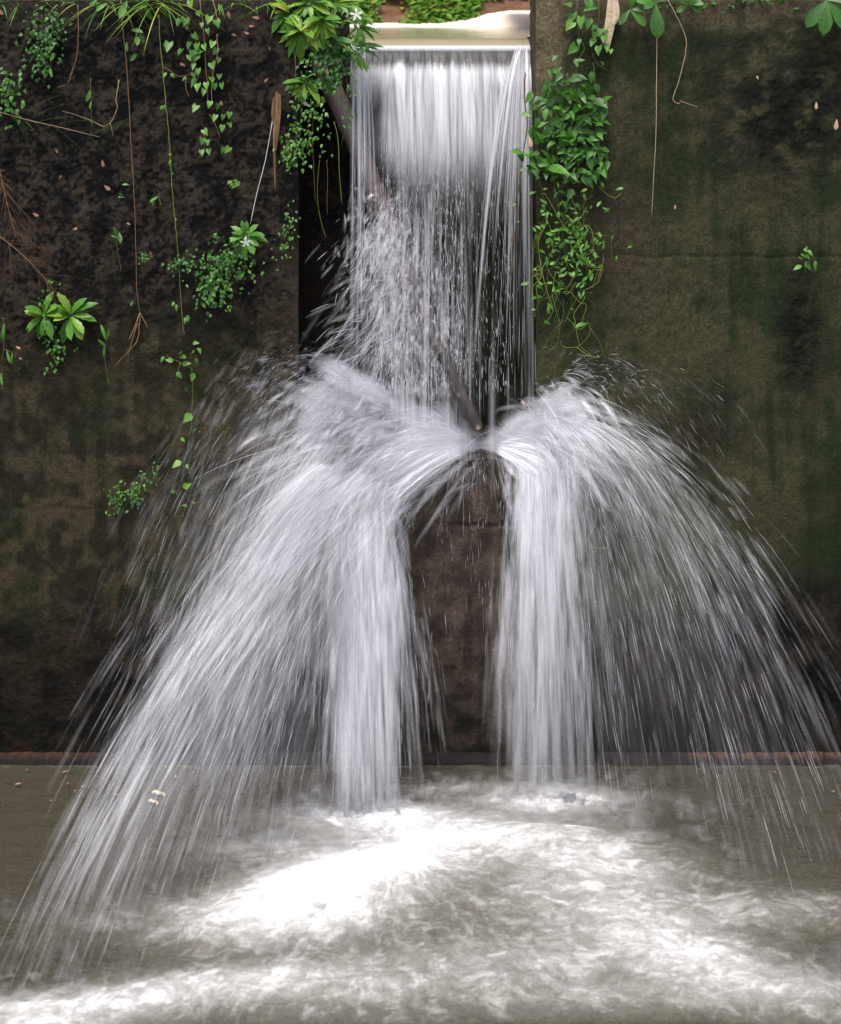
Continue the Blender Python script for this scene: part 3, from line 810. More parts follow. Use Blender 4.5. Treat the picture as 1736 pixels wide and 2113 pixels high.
sheet(V, lower_start([680, 815], [950, 990], -.02), lower_land([680, 850], [1700, 1680]), .05, veil(.9, .5, .85, 301, .36, 30, 3), 260, 90)
sheet(V, lower_start([710, 815], [960, 980], .01), lower_land([690, 830], [1680, 1670]), .0, veil(.85, .45, .8, 321, .2, 26, 3), 260, 90)
sheet(V, lower_start([1062, 1158], [940, 885], -.02), lower_land([1030, 1230], [1650, 1660]), .15, veil(.8, .28, .7, 341, .34, 22, 3), 260, 90)
sheet(V, lower_start([1062, 1135], [930, 890], .01), lower_land([1040, 1190], [1650, 1660]), .15, veil(.8, .2, .6, 351, .4, 20, 3), 260, 90)
sheet(V, lower_start([690, 860], [930, 960], .02), lower_land([30, 600], [2020, 1720]), .35, veil(.8, .12, .24, 361, .2, 90, 3), 500, 90)
sheet(V, lower_start([700, 840], [940, 970], -.04), lower_land([120, 720], [1880, 1700]), .3, veil(.8, .06, .20, 371, .12, 80, 3), 500, 90)
sheet(V, lower_start([660, 800], [880, 950], .0), lower_land([260, 700], [1740, 1660]), .6, veil(.5, .04, .14, 391, .14, 70, 3), 400, 90)
sheet(V, lower_start([1080, 1170], [880, 860], .0), lower_land([1180, 1860], [1660, 1860]), .6, veil(.6, .03, .10, 381, .15, 80, 3), 400, 90)
sheet(V, lower_start([1090, 1150], [870, 860], -.03), lower_land([1240, 1700], [1640, 1760]), .5, veil(.5, .02, .07, 401, .15, 70, 3), 400, 90)
def sector(seed, u, v, y, a0, a1, sp, vy, life, amp, na=220, nt=60):
    """a fan of water thrown radially from the strike point"""
    a = np.linspace(0, 1, na); t = np.linspace(0, life, nt)
    an = np.radians(a0 + (a1 - a0) * a)
    P0 = pts_screen(u + 22 * np.cos(an), v - 16 * np.sin(an), np.full(na, y)); V0 = np.stack([np.cos(an) * sp, np.full(na, vy), np.sin(an) * sp * .85 + .2], -1)
    A, TT = np.meshgrid(a, t / life, indexing='ij')
    P = arc_pts(P0, V0, np.repeat(t[None], na, 0))
    P[..., 1] -= .03 * fbm(A * 9, TT * 2, seed + 9, 3) * TT
    c = amp * (1 - sm(.3, 1.0, TT + .25 * fbm(A * 12, TT * 1.5, seed + 7, 2))) * sm(0, .2, A) * sm(0, .2, 1 - A) * (.85 + .5 * fbm(A * 22, TT * 1.6, seed, 3) + .4 * fbm(A * 60, TT * 2.5, seed + 3, 2)) * sm(0, .10, TT)
    raw_mesh("water_veil", P.reshape(-1, 3) - FO, grid_q(na, nt), M_SHEET, fall, attrs={"cover": np.clip(c, 0, 1).ravel()})
sector(501, 985, 928, -.04, 145, 214, 2.5, -.9, .21, 1.1)
sector(561, 975, 920, -.09, 125, 208, 2.2, -1.4, .19, .9)
sector(571, 1005, 922, -.07, -40, 40, 2.1, -1.2, .13, .8)
sector(511, 975, 915, .02, 118, 200, 2.1, -.5, .20, 1.1)
sector(521, 950, 890, .08, 100, 180, 1.7, -.3, .17, .9)
sector(551, 930, 900, -.08, 130, 205, 1.8, -1.1, .16, .8)
sector(531, 1000, 925, -.03, -36, 30, 2.2, -.8, .13, .85)
sector(541, 1010, 918, .02, -15, 48, 2.0, -.4, .12, .7)

# ------------------------------------------------------------------ things in and on the wall
UP = Vector((0, 0, 1)); OUT = Vector((0, -1, 0))
def W(u, v, off=.03): return at(u, v, -off)
def px(n): return n * D / F
def path(uv, off=.02, sub=5, wob=.0, offs=None):
    """smooth line through sheet points, off the wall by off metres"""
    P = [W(u, v, (offs[i] if offs else off)) for i, (u, v) in enumerate(uv)]
    out = []
    for i in range(len(P) - 1):
        p0, p1, p2, p3 = P[max(i - 1, 0)], P[i], P[i + 1], P[min(i + 2, len(P) - 1)]
        for k in range(sub):
            t = k / sub
            q = 0.5 * ((2 * p1) + (p2 - p0) * t + (2 * p0 - 5 * p1 + 4 * p2 - p3) * t * t + (3 * p1 - p0 - 3 * p2 + p3) * t ** 3)
            if wob: q = q + Vector((R.uniform(-wob, wob), R.uniform(-wob, 0) * .5, R.uniform(-wob, wob) * .4))
            out.append(q)
    return out + [P[-1]]

def rnd_dir(up=.0, out=.6, sx=1.0, sz=1.0):
    return Vector((R.gauss(0, sx), -abs(R.gauss(out, .35)), R.gauss(up, sz))).normalized()

def plant(name, loc, label, cat, group=None): return empty(name, loc, label=label, cat=cat, group=group)

def rosette(fol, c, n, L, wd, lean=(0, -.5, .35), spread=1.0, shape='lance', tooth=True, t=(.35, .7), bend=(.25, .8)):
    lean = Vector(lean)
    for k in range(n):
        an = k * 2.399 + R.uniform(-.3, .3)
        d = (Vector((math.cos(an), R.uniform(-.5, .1), math.sin(an))) * spread + lean).normalized()
        l = R.uniform(*L)
        nrm = (UP * .8 + OUT * .7 + Vector((R.gauss(0, .2), 0, R.gauss(0, .2))))
        fol.leaf(c + d * .008, d, nrm, l, l * wd * R.uniform(.85, 1.15), shape, R.uniform(*bend), R.uniform(*t), 9, tooth)

def star_flower(parent, base, tip, size=.03):
    st = MB(); st.tube([base, (Vector(base) * .5 + Vector(tip) * .5) + UP * .006, tip], .0016, .0022, 5, .9)
    st.build("flower_tube", M_STEM if size < .02 else M_PETAL, parent)
    pe = MB(); d = (Vector(tip) - Vector(base)).normalized(); d = (d * .4 + OUT).normalized()
    a = d.orthogonal().normalized(); b = d.cross(a)
    for k in range(5):
        an = k * 2 * math.pi / 5 + .3
        pd = (a * math.cos(an) + b * math.sin(an) + d * .15).normalized()
        pe.leaf(tip, pd, d, size, size * .36, 'lance', .15, .5, 5)
    pe.build("petals", M_PETAL, parent)

def star_plant(u, v, y, n, L, label, lean=(0, -.5, .3), flower=None, stem=None, t=(.42, .84), wd=.40, spread=1.0, droop=(.25, .8)):
    c = at(u, v, y)
    e = plant("star_flower_plant", c, label, "plant", "star-flower plants rooted in the wall")
    f = MB(); rosette(f, c, n, L, wd, lean, spread, t=t, bend=droop)
    f.build("foliage", M_LEAF, e)
    s = MB(); s.tube([c + Vector((0, .03, -.03)) if not stem else at(*stem), c], .004, .003, 6, .35); s.build("stem", M_STEM, e)
    if flower: star_flower(e, at(*flower[0]), at(*flower[1]), flower[2])
    return e

# the clump beside the lip
star_plant(640, 8, .02, 22, (.07, .12), "leafy star-flower plant on the wall top, above the wall corner beside the notch", (-.1, -.5, .5))
star_plant(693, 8, .10, 26, (.08, .14), "tall upright star-flower plant rising beside the white star-shaped flower over the lip", (.15, -.4, .9), ((702, 58, .05), (736, 30, .0), .034), wd=.26)
star_plant(622, 66, -.01, 20, (.065, .11), "star-flower plant with yellowish hanging leaves at the wall edge under the top clump", (-.3, -.5, -.4), t=(.5, .9), droop=(.5, 1.1))
star_plant(690, 84, .06, 24, (.065, .11), "star-flower plant in the middle of the clump at the notch, leaves hanging", (.05, -.6, -.4), t=(.4, .88), droop=(.5, 1.1))
star_plant(728, 100, .10, 9, (.07, .13), "star-flower plant whose long leaf reaches out over the falling water", (.8, -.4, .15), wd=.24)
star_plant(628, 172, -.03, 13, (.06, .10), "lowest star-flower plant of the clump, with a drooping pale flower tube", (-.1, -.6, .0), ((627, 172, -.06), (631, 214, -.07), .012), t=(.4, .8))
star_plant(598, 30, -.01, 14, (.06, .10), "star-flower plant nearest the heart-leaved vine in the clump on the wall top", (-.5, -.5, -.1), t=(.45, .9), droop=(.4, 1.0))
star_plant(664, 44, .0, 18, (.07, .11), "star-flower plant at the heart of the clump, its leaves facing straight out", (.05, -.9, -.2), t=(.5, .92), droop=(.4, 1.0), wd=.36)
star_plant(738, 56, .08, 12, (.06, .10), "star-flower plant under the white star-shaped flower at the edge of the stream", (.4, -.6, .1), t=(.4, .8), wd=.3)
star_plant(672, 160, .05, 12, (.05, .085), "small star-flower plant hanging just in front of the log top", (.4, -.5, -.3), t=(.3, .7))
star_plant(508, 488, -.035, 13, (.065, .10), "star-flower plant with a white bloom growing alone from the left wall", (.05, -.5, .25), ((508, 486, -.05), (507, 500, -.09), .026), stem=(504, 566, -.02), t=(.4, .7))
star_plant(92, 652, -.035, 13, (.075, .105), "star-flower plant low on the left wall, the one further from the fall of a pair", (-.15, -.5, .05), stem=(105, 690, -.02))
star_plant(146, 652, -.035, 12, (.085, .12), "star-flower plant low on the left wall, the longer-leaved one of a pair", (.25, -.5, .1), stem=(120, 690, -.02))

def leafy(name, label, cat, stems, spots, sz, shape='ovate', wd=.62, t=(.35, .65), r=(.0016, .0010), off=.02, smat=None, st=.5, group=None, hang=.6, jit=.5, bend=(.1, .5), K=6, sub=5):
    """stems: list of uv polylines; spots: (u, v) leaf bases with optional size factor"""
    u0, v0 = stems[0][0] if stems else spots[0][:2]
    e = plant(name, W(u0, v0, off), label, cat, group)
    if stems:
        s = MB()
        for k, p in enumerate(stems):
            s.tube(path(p, off * .7, sub, .0015), r[0], r[1], 5, st if not isinstance(st, (list, tuple)) else st[k % len(st)])
        s.build("stem", smat or M_STEM, e)
    f = MB()
    for q in spots:
        u, v = q[:2]; k = q[2] if len(q) > 2 else 1
        d = Vector((R.gauss(0, jit), -.35 - .3 * R.random(), -hang + R.gauss(0, jit))).normalized()
        l = R.uniform(*sz) * k
        nrm = OUT * .9 + UP * R.uniform(.2, .9) + Vector((R.gauss(0, .35), 0, 0))
        f.leaf(W(u, v, off + R.uniform(0, .035)), d, nrm, l, l * wd * R.uniform(.85, 1.15), shape, R.uniform(*bend), R.uniform(*t), K)
    if spots: f.build("foliage", M_LEAF, e)
    return e

def scatter(line, n, sp, taper=None):
    out = []
    for _ in range(n):
        q = R.random() * (len(line) - 1); i = min(int(q), len(line) - 2); t = q - i
        u = line[i][0] * (1 - t) + line[i + 1][0] * t; v = line[i][1] * (1 - t) + line[i + 1][1] * t
        s = sp if not taper else sp * (taper[0] + (taper[1] - taper[0]) * q / (len(line) - 1))
        out.append((u + R.gauss(0, s * .5), v + R.gauss(0, s * .5)))
    return out

# --- left wall
leafy("creeping_plant", "dense clump of tiny dark-green leaves high on the left wall near the corner", "plant", [[(85, 30), (92, 80), (100, 140)]],
      scatter([(90, 34), (98, 60), (80, 92), (95, 140)], 230, 40), (.012, .026), wd=.8, t=(.2, .5), off=.03)
leafy("hanging_sprig", "sprig of three narrow leaves hanging under the tiny-leaved clump", "plant", [[(98, 86), (106, 110), (102, 165)]],
      [(106, 88, 1.2), (112, 108, 1), (104, 140, 1)], (.045, .06), 'lance', .3, off=.03, jit=.2)
leafy("creeping_plant", "small-leaved plant at the left picture edge below the wall corner clump", "plant", [[(8, 150), (22, 180), (14, 235)]],
      scatter([(12, 155), (26, 180), (12, 235)], 70, 34), (.018, .036), t=(.3, .6), off=.03)
leafy("hanging_sprig", "two bright leaves dangling one over the other between the dry roots", "plant", [[(187, 160), (188, 215), (190, 252)]],
      [(187, 186, 1.3), (190, 208, 1), (189, 248, .5)], (.04, .05), 'lance', .38, off=.025, jit=.12, t=(.5, .7))
leafy("hanging_vine", "long thin vine with pale joints hanging nearest the dry grass on the left wall", "vine",
      [[(250, 0), (254, 60), (258, 95), (264, 170), (268, 250), (273, 330), (277, 400), (280, 500), (283, 600), (289, 646)],
       [(289, 646), (272, 690), (266, 700)], [(289, 646), (288, 670), (282, 705), (255, 735), (238, 755)], [(289, 646), (300, 665), (304, 676)], [(284, 668), (268, 720), (266, 735)]],
      [(270, 62, 1.3), (288, 62, 1.3), (284, 74, 1.2), (262, 86, 1.2), (282, 110, 1.1), (268, 382, .8), (255, 404, .8), (258, 408, .7), (276, 620, .7)], (.04, .055), 'lance', .36,
      r=(.0026, .0013), smat=M_DRY, st=[.42, .55, .5, .5, .4], jit=.35, hang=.2, t=(.3, .6))
leafy("hanging_vine", "long green vine hanging plumb beside the heart-leaved vine", "vine",
      [[(328, 30), (331, 90), (336, 140), (342, 210), (348, 270), (354, 360), (358, 420), (366, 500), (371, 570), (377, 665), (381, 690)]],
      [(340, 216, 1), (336, 218, 1), (344, 150, .8), (352, 152, .8), (355, 318, .7), (353, 330, .8), (357, 355, .5), (362, 450, .5), (384, 655, 1), (387, 650, .9), (363, 628, .9), (360, 623, .8)], (.028, .04), 'ovate', .6,
      r=(.0022, .0012), st=.72, jit=.4, t=(.45, .72))
H = [(349, 88, 1.9), (383, 38, 1.6), (372, 40, 1.3), (393, 2, 1.6), (409, 24, 1), (432, 34, 1.2), (446, 42, 1.3), (400, 70, 1.3), (392, 88, 1.2), (408, 90, 1.3), (421, 92, 1.1), (440, 86, 1.5), (447, 101, 1.2),
     (375, 102, 1.2), (390, 114, 1.3), (406, 112, 1.4), (400, 132, 1.2), (437, 130, 1.2), (409, 142, 1.1), (405, 163, 1.3), (453, 154, 1.2), (409, 173, 1.2), (426, 171, 1.3), (442, 173, 1.2), (458, 172, 1),
     (422, 184, 1), (406, 218, 1.3), (434, 210, .9), (450, 214, 1.1), (445, 238, 1), (461, 237, 1), (474, 232, 1.1), (460, 259, 1), (473, 254, 1), (421, 268, 1), (418, 285, 1.1), (429, 289, 1), (416, 310, 1.1), (431, 308, 1.1), (461, 304, 1), (473, 304, 1),
     (386, 52, 1.1), (416, 48, 1), (428, 60, .9), (396, 104, 1.1), (414, 104, 1), (452, 120, .9), (399, 150, .9), (384, 160, .8), (436, 160, .9)]
leafy("heart_leaf_vine", "vine with many heart-shaped leaves trailing down the left wall", "vine",
      [[(413, 0), (420, 60), (424, 120), (428, 180), (428, 226)], [(440, 0), (449, 40), (452, 52)], [(448, 70), (449, 110), (440, 150), (437, 185), (438, 215)], [(336, 138), (348, 144), (372, 158), (400, 150)],
       [(432, 236), (446, 260), (455, 285)], [(418, 270), (424, 290), (420, 315)], [(384, 160), (384, 185), (392, 200)]], H, (.028, .038), 'heart', .85, r=(.0026, .0014), smat=M_DRY, st=[.45, .55, .6, .4, .4, .4],
      jit=.28, hang=.8, t=(.42, .68), bend=(.0, .25), off=.028)
leafy("seedling", "small upright seedling with six leaves left of the long thin vine's lower half", "plant", [[(240, 485), (243, 520), (249, 548), (248, 560)]],
      [(240, 484, 1), (246, 480, 1.2), (238, 490, .9), (243, 492, .9), (250, 496, .8)], (.035, .045), 'lance', .38, jit=.7, hang=-.2)
leafy("seedling", "thin seedling with three narrow leaves between the two long vines", "plant", [[(333, 425), (328, 400), (326, 392)]],
      [(327, 405, 1.2), (333, 416, .9), (336, 420, .8), (316, 425, .8)], (.035, .05), 'lance', .3, jit=.6, hang=-.3, t=(.55, .7))
leafy("creeping_plant", "low mat of tiny leaves crossing the green vine on the left wall", "plant", [], scatter([(352, 546), (380, 542), (402, 534)], 60, 16), (.012, .022), wd=.7, t=(.25, .55), off=.03)
leafy("creeping_plant", "mossy mat of tiny leaves right under the lone white star bloom", "plant", [[(490, 520), (470, 540), (455, 560)]],
      scatter([(500, 512), (468, 530), (455, 552), (500, 548)], 260, 42), (.012, .024), wd=.75, t=(.25, .58), off=.03)
leafy("creeping_plant", "lower mat of small leaves left of and below the lone white star bloom", "plant", [],
      scatter([(428, 572), (442, 596), (455, 615)], 150, 38), (.016, .03), wd=.6, t=(.3, .6), off=.03)
leafy("creeping_plant", "tuft of tiny fern-like leaves near the notch corner, level with the lone star bloom", "plant", [], scatter([(604, 440), (596, 470), (580, 535)], 70, 20), (.010, .02), wd=.7, t=(.3, .65), off=.03)
leafy("creeping_plant", "little green tuft on the left wall above the white thread's foot", "plant", [], scatter([(478, 376), (490, 378)], 22, 10), (.014, .022), t=(.5, .7), off=.03)
leafy("creeping_plant", "trail of tiny leaves hanging below the pair of star-flower plants", "plant", [[(115, 690), (118, 725)]],
      scatter([(112, 605), (95, 640), (116, 715), (118, 750)], 120, 26), (.012, .022), wd=.7, t=(.3, .65), off=.025)
leafy("hanging_sprig", "narrow-leaved sprig hanging at the left picture edge beside the star-flower pair", "plant", [[(6, 655), (9, 700), (4, 750)], [(8, 720), (22, 726), (34, 738)]],
      [(10, 668, 1.3), (3, 690, 1), (14, 722, 1.2), (26, 727, 1), (3, 768, 1.3)], (.05, .06), 'lance', .24, jit=.25)
leafy("seedling", "four-leaved bright seedling between the star-flower pair and the forked vine root", "plant", [[(224, 792), (217, 740), (219, 706)]],
      [(218, 702, 1.2), (220, 703, 1.2), (216, 712, .9), (220, 716, 1.1)], (.055, .065), 'lance', .22, jit=1.0, hang=-.1, t=(.55, .75))
leafy("leafy_vine", "wet glossy vine whose round leaves hang in a row beside the spray", "vine",
      [[(345, 735), (372, 748), (396, 760)], [(396, 760), (398, 800), (396, 860), (392, 905), (380, 960), (378, 1010), (402, 1042)], [(372, 748), (362, 790)]],
      [(398, 708, 1), (408, 718, 1), (396, 728, 1.2), (405, 738, 1), (372, 728, 1), (384, 736, 1), (358, 745, 1), (340, 736, 1), (376, 752, 1), (365, 768, .9), (399, 770, 1.1), (385, 806, 1), (395, 854, 1.4), (398, 897, 1.3), (375, 903, .8), (374, 952, 1.3), (385, 958, .8), (378, 1005, 1.2), (354, 1014, .9), (402, 1037, .8), (386, 1044, .6)],
      (.032, .045), 'ovate', .7, r=(.0018, .001), t=(.42, .7), jit=.6, hang=.2)
leafy("creeping_plant", "dark straggling small-leaved mat under the black stain low on the left wall", "plant", [],
      scatter([(318, 975), (290, 1000), (236, 1018), (238, 1050)], 90, 22) + scatter([(278, 1005), (277, 1040)], 40, 14), (.010, .02), wd=.7, t=(.25, .6), off=.02)
leafy("creeping_plant", "mossy green patch beside the bottom of the green hanging vine's neighbour", "plant", [], scatter([(292, 528), (300, 534)], 30, 12), (.010, .018), t=(.2, .5), off=.03)

def stalk(name, label, cat, lines, r=(.0018, .0008), t=.5, m=None, off=.03, sub=5, wob=.0015):
    e = plant(name, W(*lines[0][0], off), label, cat)
    for k, p in enumerate(lines):
        s = MB(); s.tube(path(p, off, sub, wob), r[0] if k == 0 else r[0] * .6, r[1] if k == 0 else r[1] * .7, 5, t)
        s.build("stalk" if k == 0 else "branch", m or M_DRY, e)
    return e
stalk("dry_root", "crooked dry root with a forked foot under the corner of the left wall", "root", [[(161, 10), (162, 60), (160, 110), (152, 140), (143, 158)], [(152, 140), (140, 172), (119, 180)], [(140, 168), (155, 157)]], t=.55)
stalk("dry_root", "branching tan root left of the long thin vine, pointing out like antlers", "root", [[(246, 165), (240, 205), (242, 222), (230, 250), (214, 262)], [(214, 262), (190, 250), (160, 238), (128, 229)], [(228, 254), (234, 280)]], r=(.0024, .001), t=.68)
def seed_head(label, spine, n, ln, t=.45):
    e = plant("dry_grass_stalk", W(*spine[0], .04), label, "grass stalk")
    P = path(spine, .04, 8); s = MB(); s.tube(P, .0022, .0008, 5, t + .1); s.build("stalk", M_DRY, e)
    b = MB()
    for k in range(n):
        q = P[int(R.uniform(.15, .98) * (len(P) - 1))]
        d = (P[-1] - P[0]).normalized(); sd = d.cross(OUT) * R.choice((-1, 1))
        v = (d * R.uniform(.5, 1.2) + sd * R.uniform(.2, .8) + OUT * R.uniform(0, .3)).normalized(); L = R.uniform(*ln)
        b.tube([q, q + v * L * .5 + UP * .004, q + v * L - UP * L * .06], .0005, .0003, 3, t - .12)
    b.build("branches", M_STEM if t > .5 else M_DRY, e)["kind"] = "stuff"
seed_head("greenish feathery grass stalk reaching in from the edge over the dead grass", [(-12, 228), (60, 248), (130, 264), (206, 283)], 26, (.10, .30), .6)
seed_head("reddish grass stalk leaning at the left picture edge with whisker-fine side stems", [(-4, 335), (8, 390), (20, 440), (33, 490)], 34, (.12, .38), .4)
seed_head("lowest feathery grass stalk sloping down from the left picture edge", [(-12, 478), (40, 520), (80, 560), (124, 612)], 30, (.10, .28), .42)
stalk("white_thread", "taut white thread running from the dead fibre down to the lone star bloom", "thread", [[(563, 246), (548, 330), (530, 400), (517, 462)]], (.0016, .0014), 1.0, M_PETAL, .035, 3, .0003)
def ragged(name, label, cat, lines, wds, t, m, off=.03):
    e = plant(name, W(*lines[0][0], off), label, cat)
    for k, p in enumerate(lines):
        P = path(p, off + .004 * k, 6); s = MB(); n = len(P)
        for i in range(n - 1):
            a, b = P[i], P[i + 1]
            wa = px(wds[k]) * .5 * math.sin(math.pi * min(1, .18 + .82 * i / n)) ; wb = px(wds[k]) * .5 * math.sin(math.pi * min(1, .18 + .82 * (i + 1) / n))
            fo = R.uniform(.003, .008)
            s.add([a + Vector((-wa, 0, 0)), a + Vector((0, -fo, 0)), a + Vector((wa, 0, 0)), b + Vector((-wb, 0, 0)), b + Vector((0, -fo, 0)), b + Vector((wb, 0, 0))],
                  [(0, 3, 4, 1), (1, 4, 5, 2)], t + R.uniform(-.05, .05) + .12 * math.sin(k * 2.3))
        s.build("fibre", m, e)
ragged("dead_fibre", "ragged brown strip of dead plant fibre hanging by the white thread", "fibre", [[(572, 190), (569, 230), (567, 290), (568, 390)], [(577, 194), (576, 240), (570, 310)], [(566, 200), (563, 235), (566, 262)], [(573, 192), (572, 250), (570, 290)], [(569, 240), (566, 300), (567, 345)]], [8, 7, 6, 5, 5], .42, M_DRY)
ragged("dead_fibre", "pale peeling strip of dead bark at the top of the right wall", "fibre", [[(1262, -6), (1262, 30), (1256, 70), (1253, 108)], [(1270, -6), (1272, 30), (1268, 52)]], [22, 14], .85, M_DRY)
stalk("straw", "single straw-coloured stalk hanging straight down the right wall", "stalk", [[(1356, 70), (1355, 160), (1354, 270), (1350, 350), (1345, 445)]], (.0022, .0010), .8, None, .02, 5, .0006)
stalk("dry_root", "pale curly root dangling from the top of the right wall", "root", [[(1378, 0), (1396, 32), (1414, 72), (1416, 100), (1406, 150), (1391, 196), (1390, 207), (1398, 213), (1404, 212)], [(1404, 208), (1420, 214), (1441, 221)]], (.0022, .0012), .75)
stalk("dry_root", "thin dark root at the top of the right wall, right of the curly one", "root", [[(1484, 0), (1484, 30), (1482, 58)]], (.0012, .0006), .3)
stalk("hanging_root", "slim red-brown root beside the purple curtain of water at the right jamb", "root", [[(1084, 150), (1082, 200), (1088, 260), (1078, 330), (1068, 420), (1060, 520), (1057, 565)]], (.004, .0022), .22, None, .02)
stalk("hanging_root", "orange-brown roots hanging under the lowest star-flower plant of the clump", "root", [[(609, 115), (610, 180), (611, 230)], [(645, 290), (648, 350), (651, 415)], [(675, 330), (676, 390), (675, 445)]], (.0018, .0008), .45, None, .03)
stalk("trailing_twig", "thin yellow-green stem trailing down the dark left side of the notch", "stem", [[(690, 250), (699, 300), (700, 350), (706, 420)], [(660, 330), (655, 400), (661, 450), (672, 490)]], (.002, .0012), .75, M_STEM, -.06)
leafy("creeping_plant", "mossy trail of tiny leaves hanging from the clump at the notch corner", "plant", [[(625, 200), (620, 250), (618, 320)], [(648, 210), (645, 260), (640, 310)]],
      scatter([(650, 100), (640, 190), (632, 250), (622, 300), (606, 325)], 260, 42), (.014, .028), t=(.3, .75), off=.03)
leafy("creeping_plant", "dark fine foliage filling the gaps of the clump beside the lip", "plant", [], scatter([(620, 20), (690, 40), (700, 110), (660, 140)], 300, 70), (.02, .045), t=(.15, .5), off=-.03, wd=.45)
leafy("creeping_plant", "thin sprays of fine leaves hanging in front of the left end of the lip", "plant", [[(712, 110), (716, 160), (716, 240), (705, 300)]],
      scatter([(712, 120), (718, 190), (710, 250)], 26, 22), (.018, .032), t=(.35, .6), off=-.05, wd=.35)

# --- right vine
leafy("heart_leaf_vine", "heart-leaved vine hanging over the top of the right wall", "vine",
      [[(1192, 0), (1192, 40), (1196, 80)], [(1236, 0), (1236, 40), (1226, 78)], [(1196, 80), (1206, 100), (1190, 130), (1188, 160), (1172, 215)], [(1222, 110), (1232, 130), (1252, 145)], [(1224, 130), (1228, 160), (1220, 195)]],
      [(1170, 8, 2.2), (1182, 28, 1.9), (1200, 36, 2), (1225, 14, 2.6), (1213, 2, 2), (1180, 46, 1.6), (1214, 40, 1.7), (1188, 94, 2.1), (1196, 82, 1.2), (1228, 66, 1.3), (1240, 60, 1.4), (1248, 74, 1.5), (1226, 82, 1.5), (1236, 96, 1.6), (1252, 92, 1.2), (1250, 60, 1.2), (1260, 102, .9), (1242, 128, .9), (1228, 52, 1.1)],
      (.026, .034), 'heart', .85, jit=.3, hang=.7, t=(.42, .68), off=.03, bend=(0, .3), r=(.0026, .0016))
V_ = scatter([(1150, 170), (1180, 230), (1170, 340)], 90, 70) + scatter([(1170, 150), (1160, 190), (1185, 215), (1165, 265), (1170, 300), (1170, 340)], 120, 64) + scatter([(1100, 285), (1110, 330), (1130, 345), (1220, 330)], 44, 44) + scatter([(1230, 205), (1215, 250), (1222, 300), (1235, 350)], 44, 34)
V_ += [(1086, 310, 1.6), (1130, 345, 1.9), (1190, 348, 1.9), (1204, 330, 1.6), (1182, 335, 1.5), (1225, 205, 1.4), (1242, 212, 1.3), (1220, 195, 1.3), (1178, 180, 1.2)]
leafy("leafy_vine", "thick bushy vine of oval leaves hanging on the edge of the right wall", "vine",
      [[(1172, 150), (1168, 220), (1176, 300), (1180, 380)], [(1222, 180), (1216, 260), (1210, 330), (1214, 380)], [(1108, 250), (1110, 330), (1120, 400), (1130, 450)], [(1140, 300), (1144, 380), (1155, 440)]],
      V_, (.042, .070), 'ovate', .52, t=(.25, .62), jit=.75, hang=.3, off=.04, r=(.002, .0014))
tg = []
for k in range(34):
    u = R.uniform(1108, 1226); v = R.uniform(380, 660); p = [(u, v)]
    for _ in range(R.randint(3, 6)):
        u += R.uniform(-24, 24); v += R.uniform(-6, 46); p.append((min(max(u, 1100), 1262), min(v, 735)))
    tg.append(p)
tg += [[(1170, 360), (1170, 420), (1160, 470), (1166, 520), (1182, 600), (1170, 660), (1142, 690)], [(1204, 600), (1236, 580), (1246, 530)], [(1170, 655), (1196, 680), (1214, 665), (1216, 690), (1190, 716), (1160, 714), (1158, 702)],
       [(1190, 716), (1212, 732), (1236, 738)], [(1218, 675), (1240, 712), (1244, 730), (1222, 740)], [(1118, 620), (1150, 612), (1172, 660)], [(1236, 385), (1252, 400), (1270, 408), (1282, 398)]]
leafy("tangled_vine", "yellow-green tangle of bent stems hanging below the bushy vine", "vine", tg,
      scatter([(1150, 380), (1180, 480), (1196, 520), (1170, 600)], 230, 74) + [(1183, 664, 1.8), (1212, 668, 1.8), (1246, 388, 1.1), (1262, 382, 1.2), (1270, 392, 1), (1236, 478, 1), (1248, 500, 1), (1243, 545, 1.2)],
      (.02, .04), 'lance', .42, t=(.4, .72), jit=.7, hang=.3, off=.04, r=(.0015, .001), st=[.8, .65, .9, .5, .3], sub=3)
stalk("trailing_twig", "bent green stem poking out of the spray low beside the right fan", "stem", [[(1207, 1045), (1228, 1062), (1226, 1088), (1210, 1116), (1228, 1130), (1254, 1130)]], (.0016, .0012), .9, M_STEM, .03, 4)
stalk("trailing_twig", "short green stem curving down just above the right fan", "stem", [[(1252, 806), (1256, 840), (1247, 876)]], (.0014, .001), .85, M_STEM, .03, 4)

def broadleaf(label, u, v, leaves, L, t=(.35, .55), off=.05):
    e = plant("broad_leaf_plant", W(u, v, off), label, "plant")
    f = MB()
    for dx, dz, k in leaves:
        d = Vector((dx, -.45, dz)).normalized()
        f.leaf(W(u, v, off), d, OUT + UP * .6, L * k, L * k * .42, 'spoon', .25, R.uniform(*t), 8)
    f.build("foliage", M_LEAF, e)
    s = MB(); s.tube([W(u, v, off), W(u, v - 14, off - .03), W(u + 2, v - 28, -.08)], .003, .004, 5, .4); s.build("stem", M_STEM, e)
broadleaf("three-leaved plant with thick spoon leaves at the right wall top, beside the bark strip", 1300, 20, [(-.8, -.9, .8), (.9, -.8, .95), (.2, 1, .7), (1.2, .15, .7)], .11)
broadleaf("plant whose broad leaf hangs straight down above the straw stalk", 1352, 6, [(.05, -1, 1.25), (-.9, .2, .7), (-.4, -.1, .6), (.6, .4, .6)], .135)
broadleaf("small blue-green plant on the right wall top beside the curly root", 1420, 8, [(-1, -.6, .8), (.6, .1, .9), (1, -.5, .9), (.2, .5, .8), (.9, .5, .8), (-.4, .2, .7)], .085)
broadleaf("big-leaved plant drooping from the top right corner of the wall", 1706, 0, [(-1, -1.1, 1.1), (-.15, -1, 1.15), (.75, -1, 1.2), (1.3, .1, 1)], .145, (.3, .5))
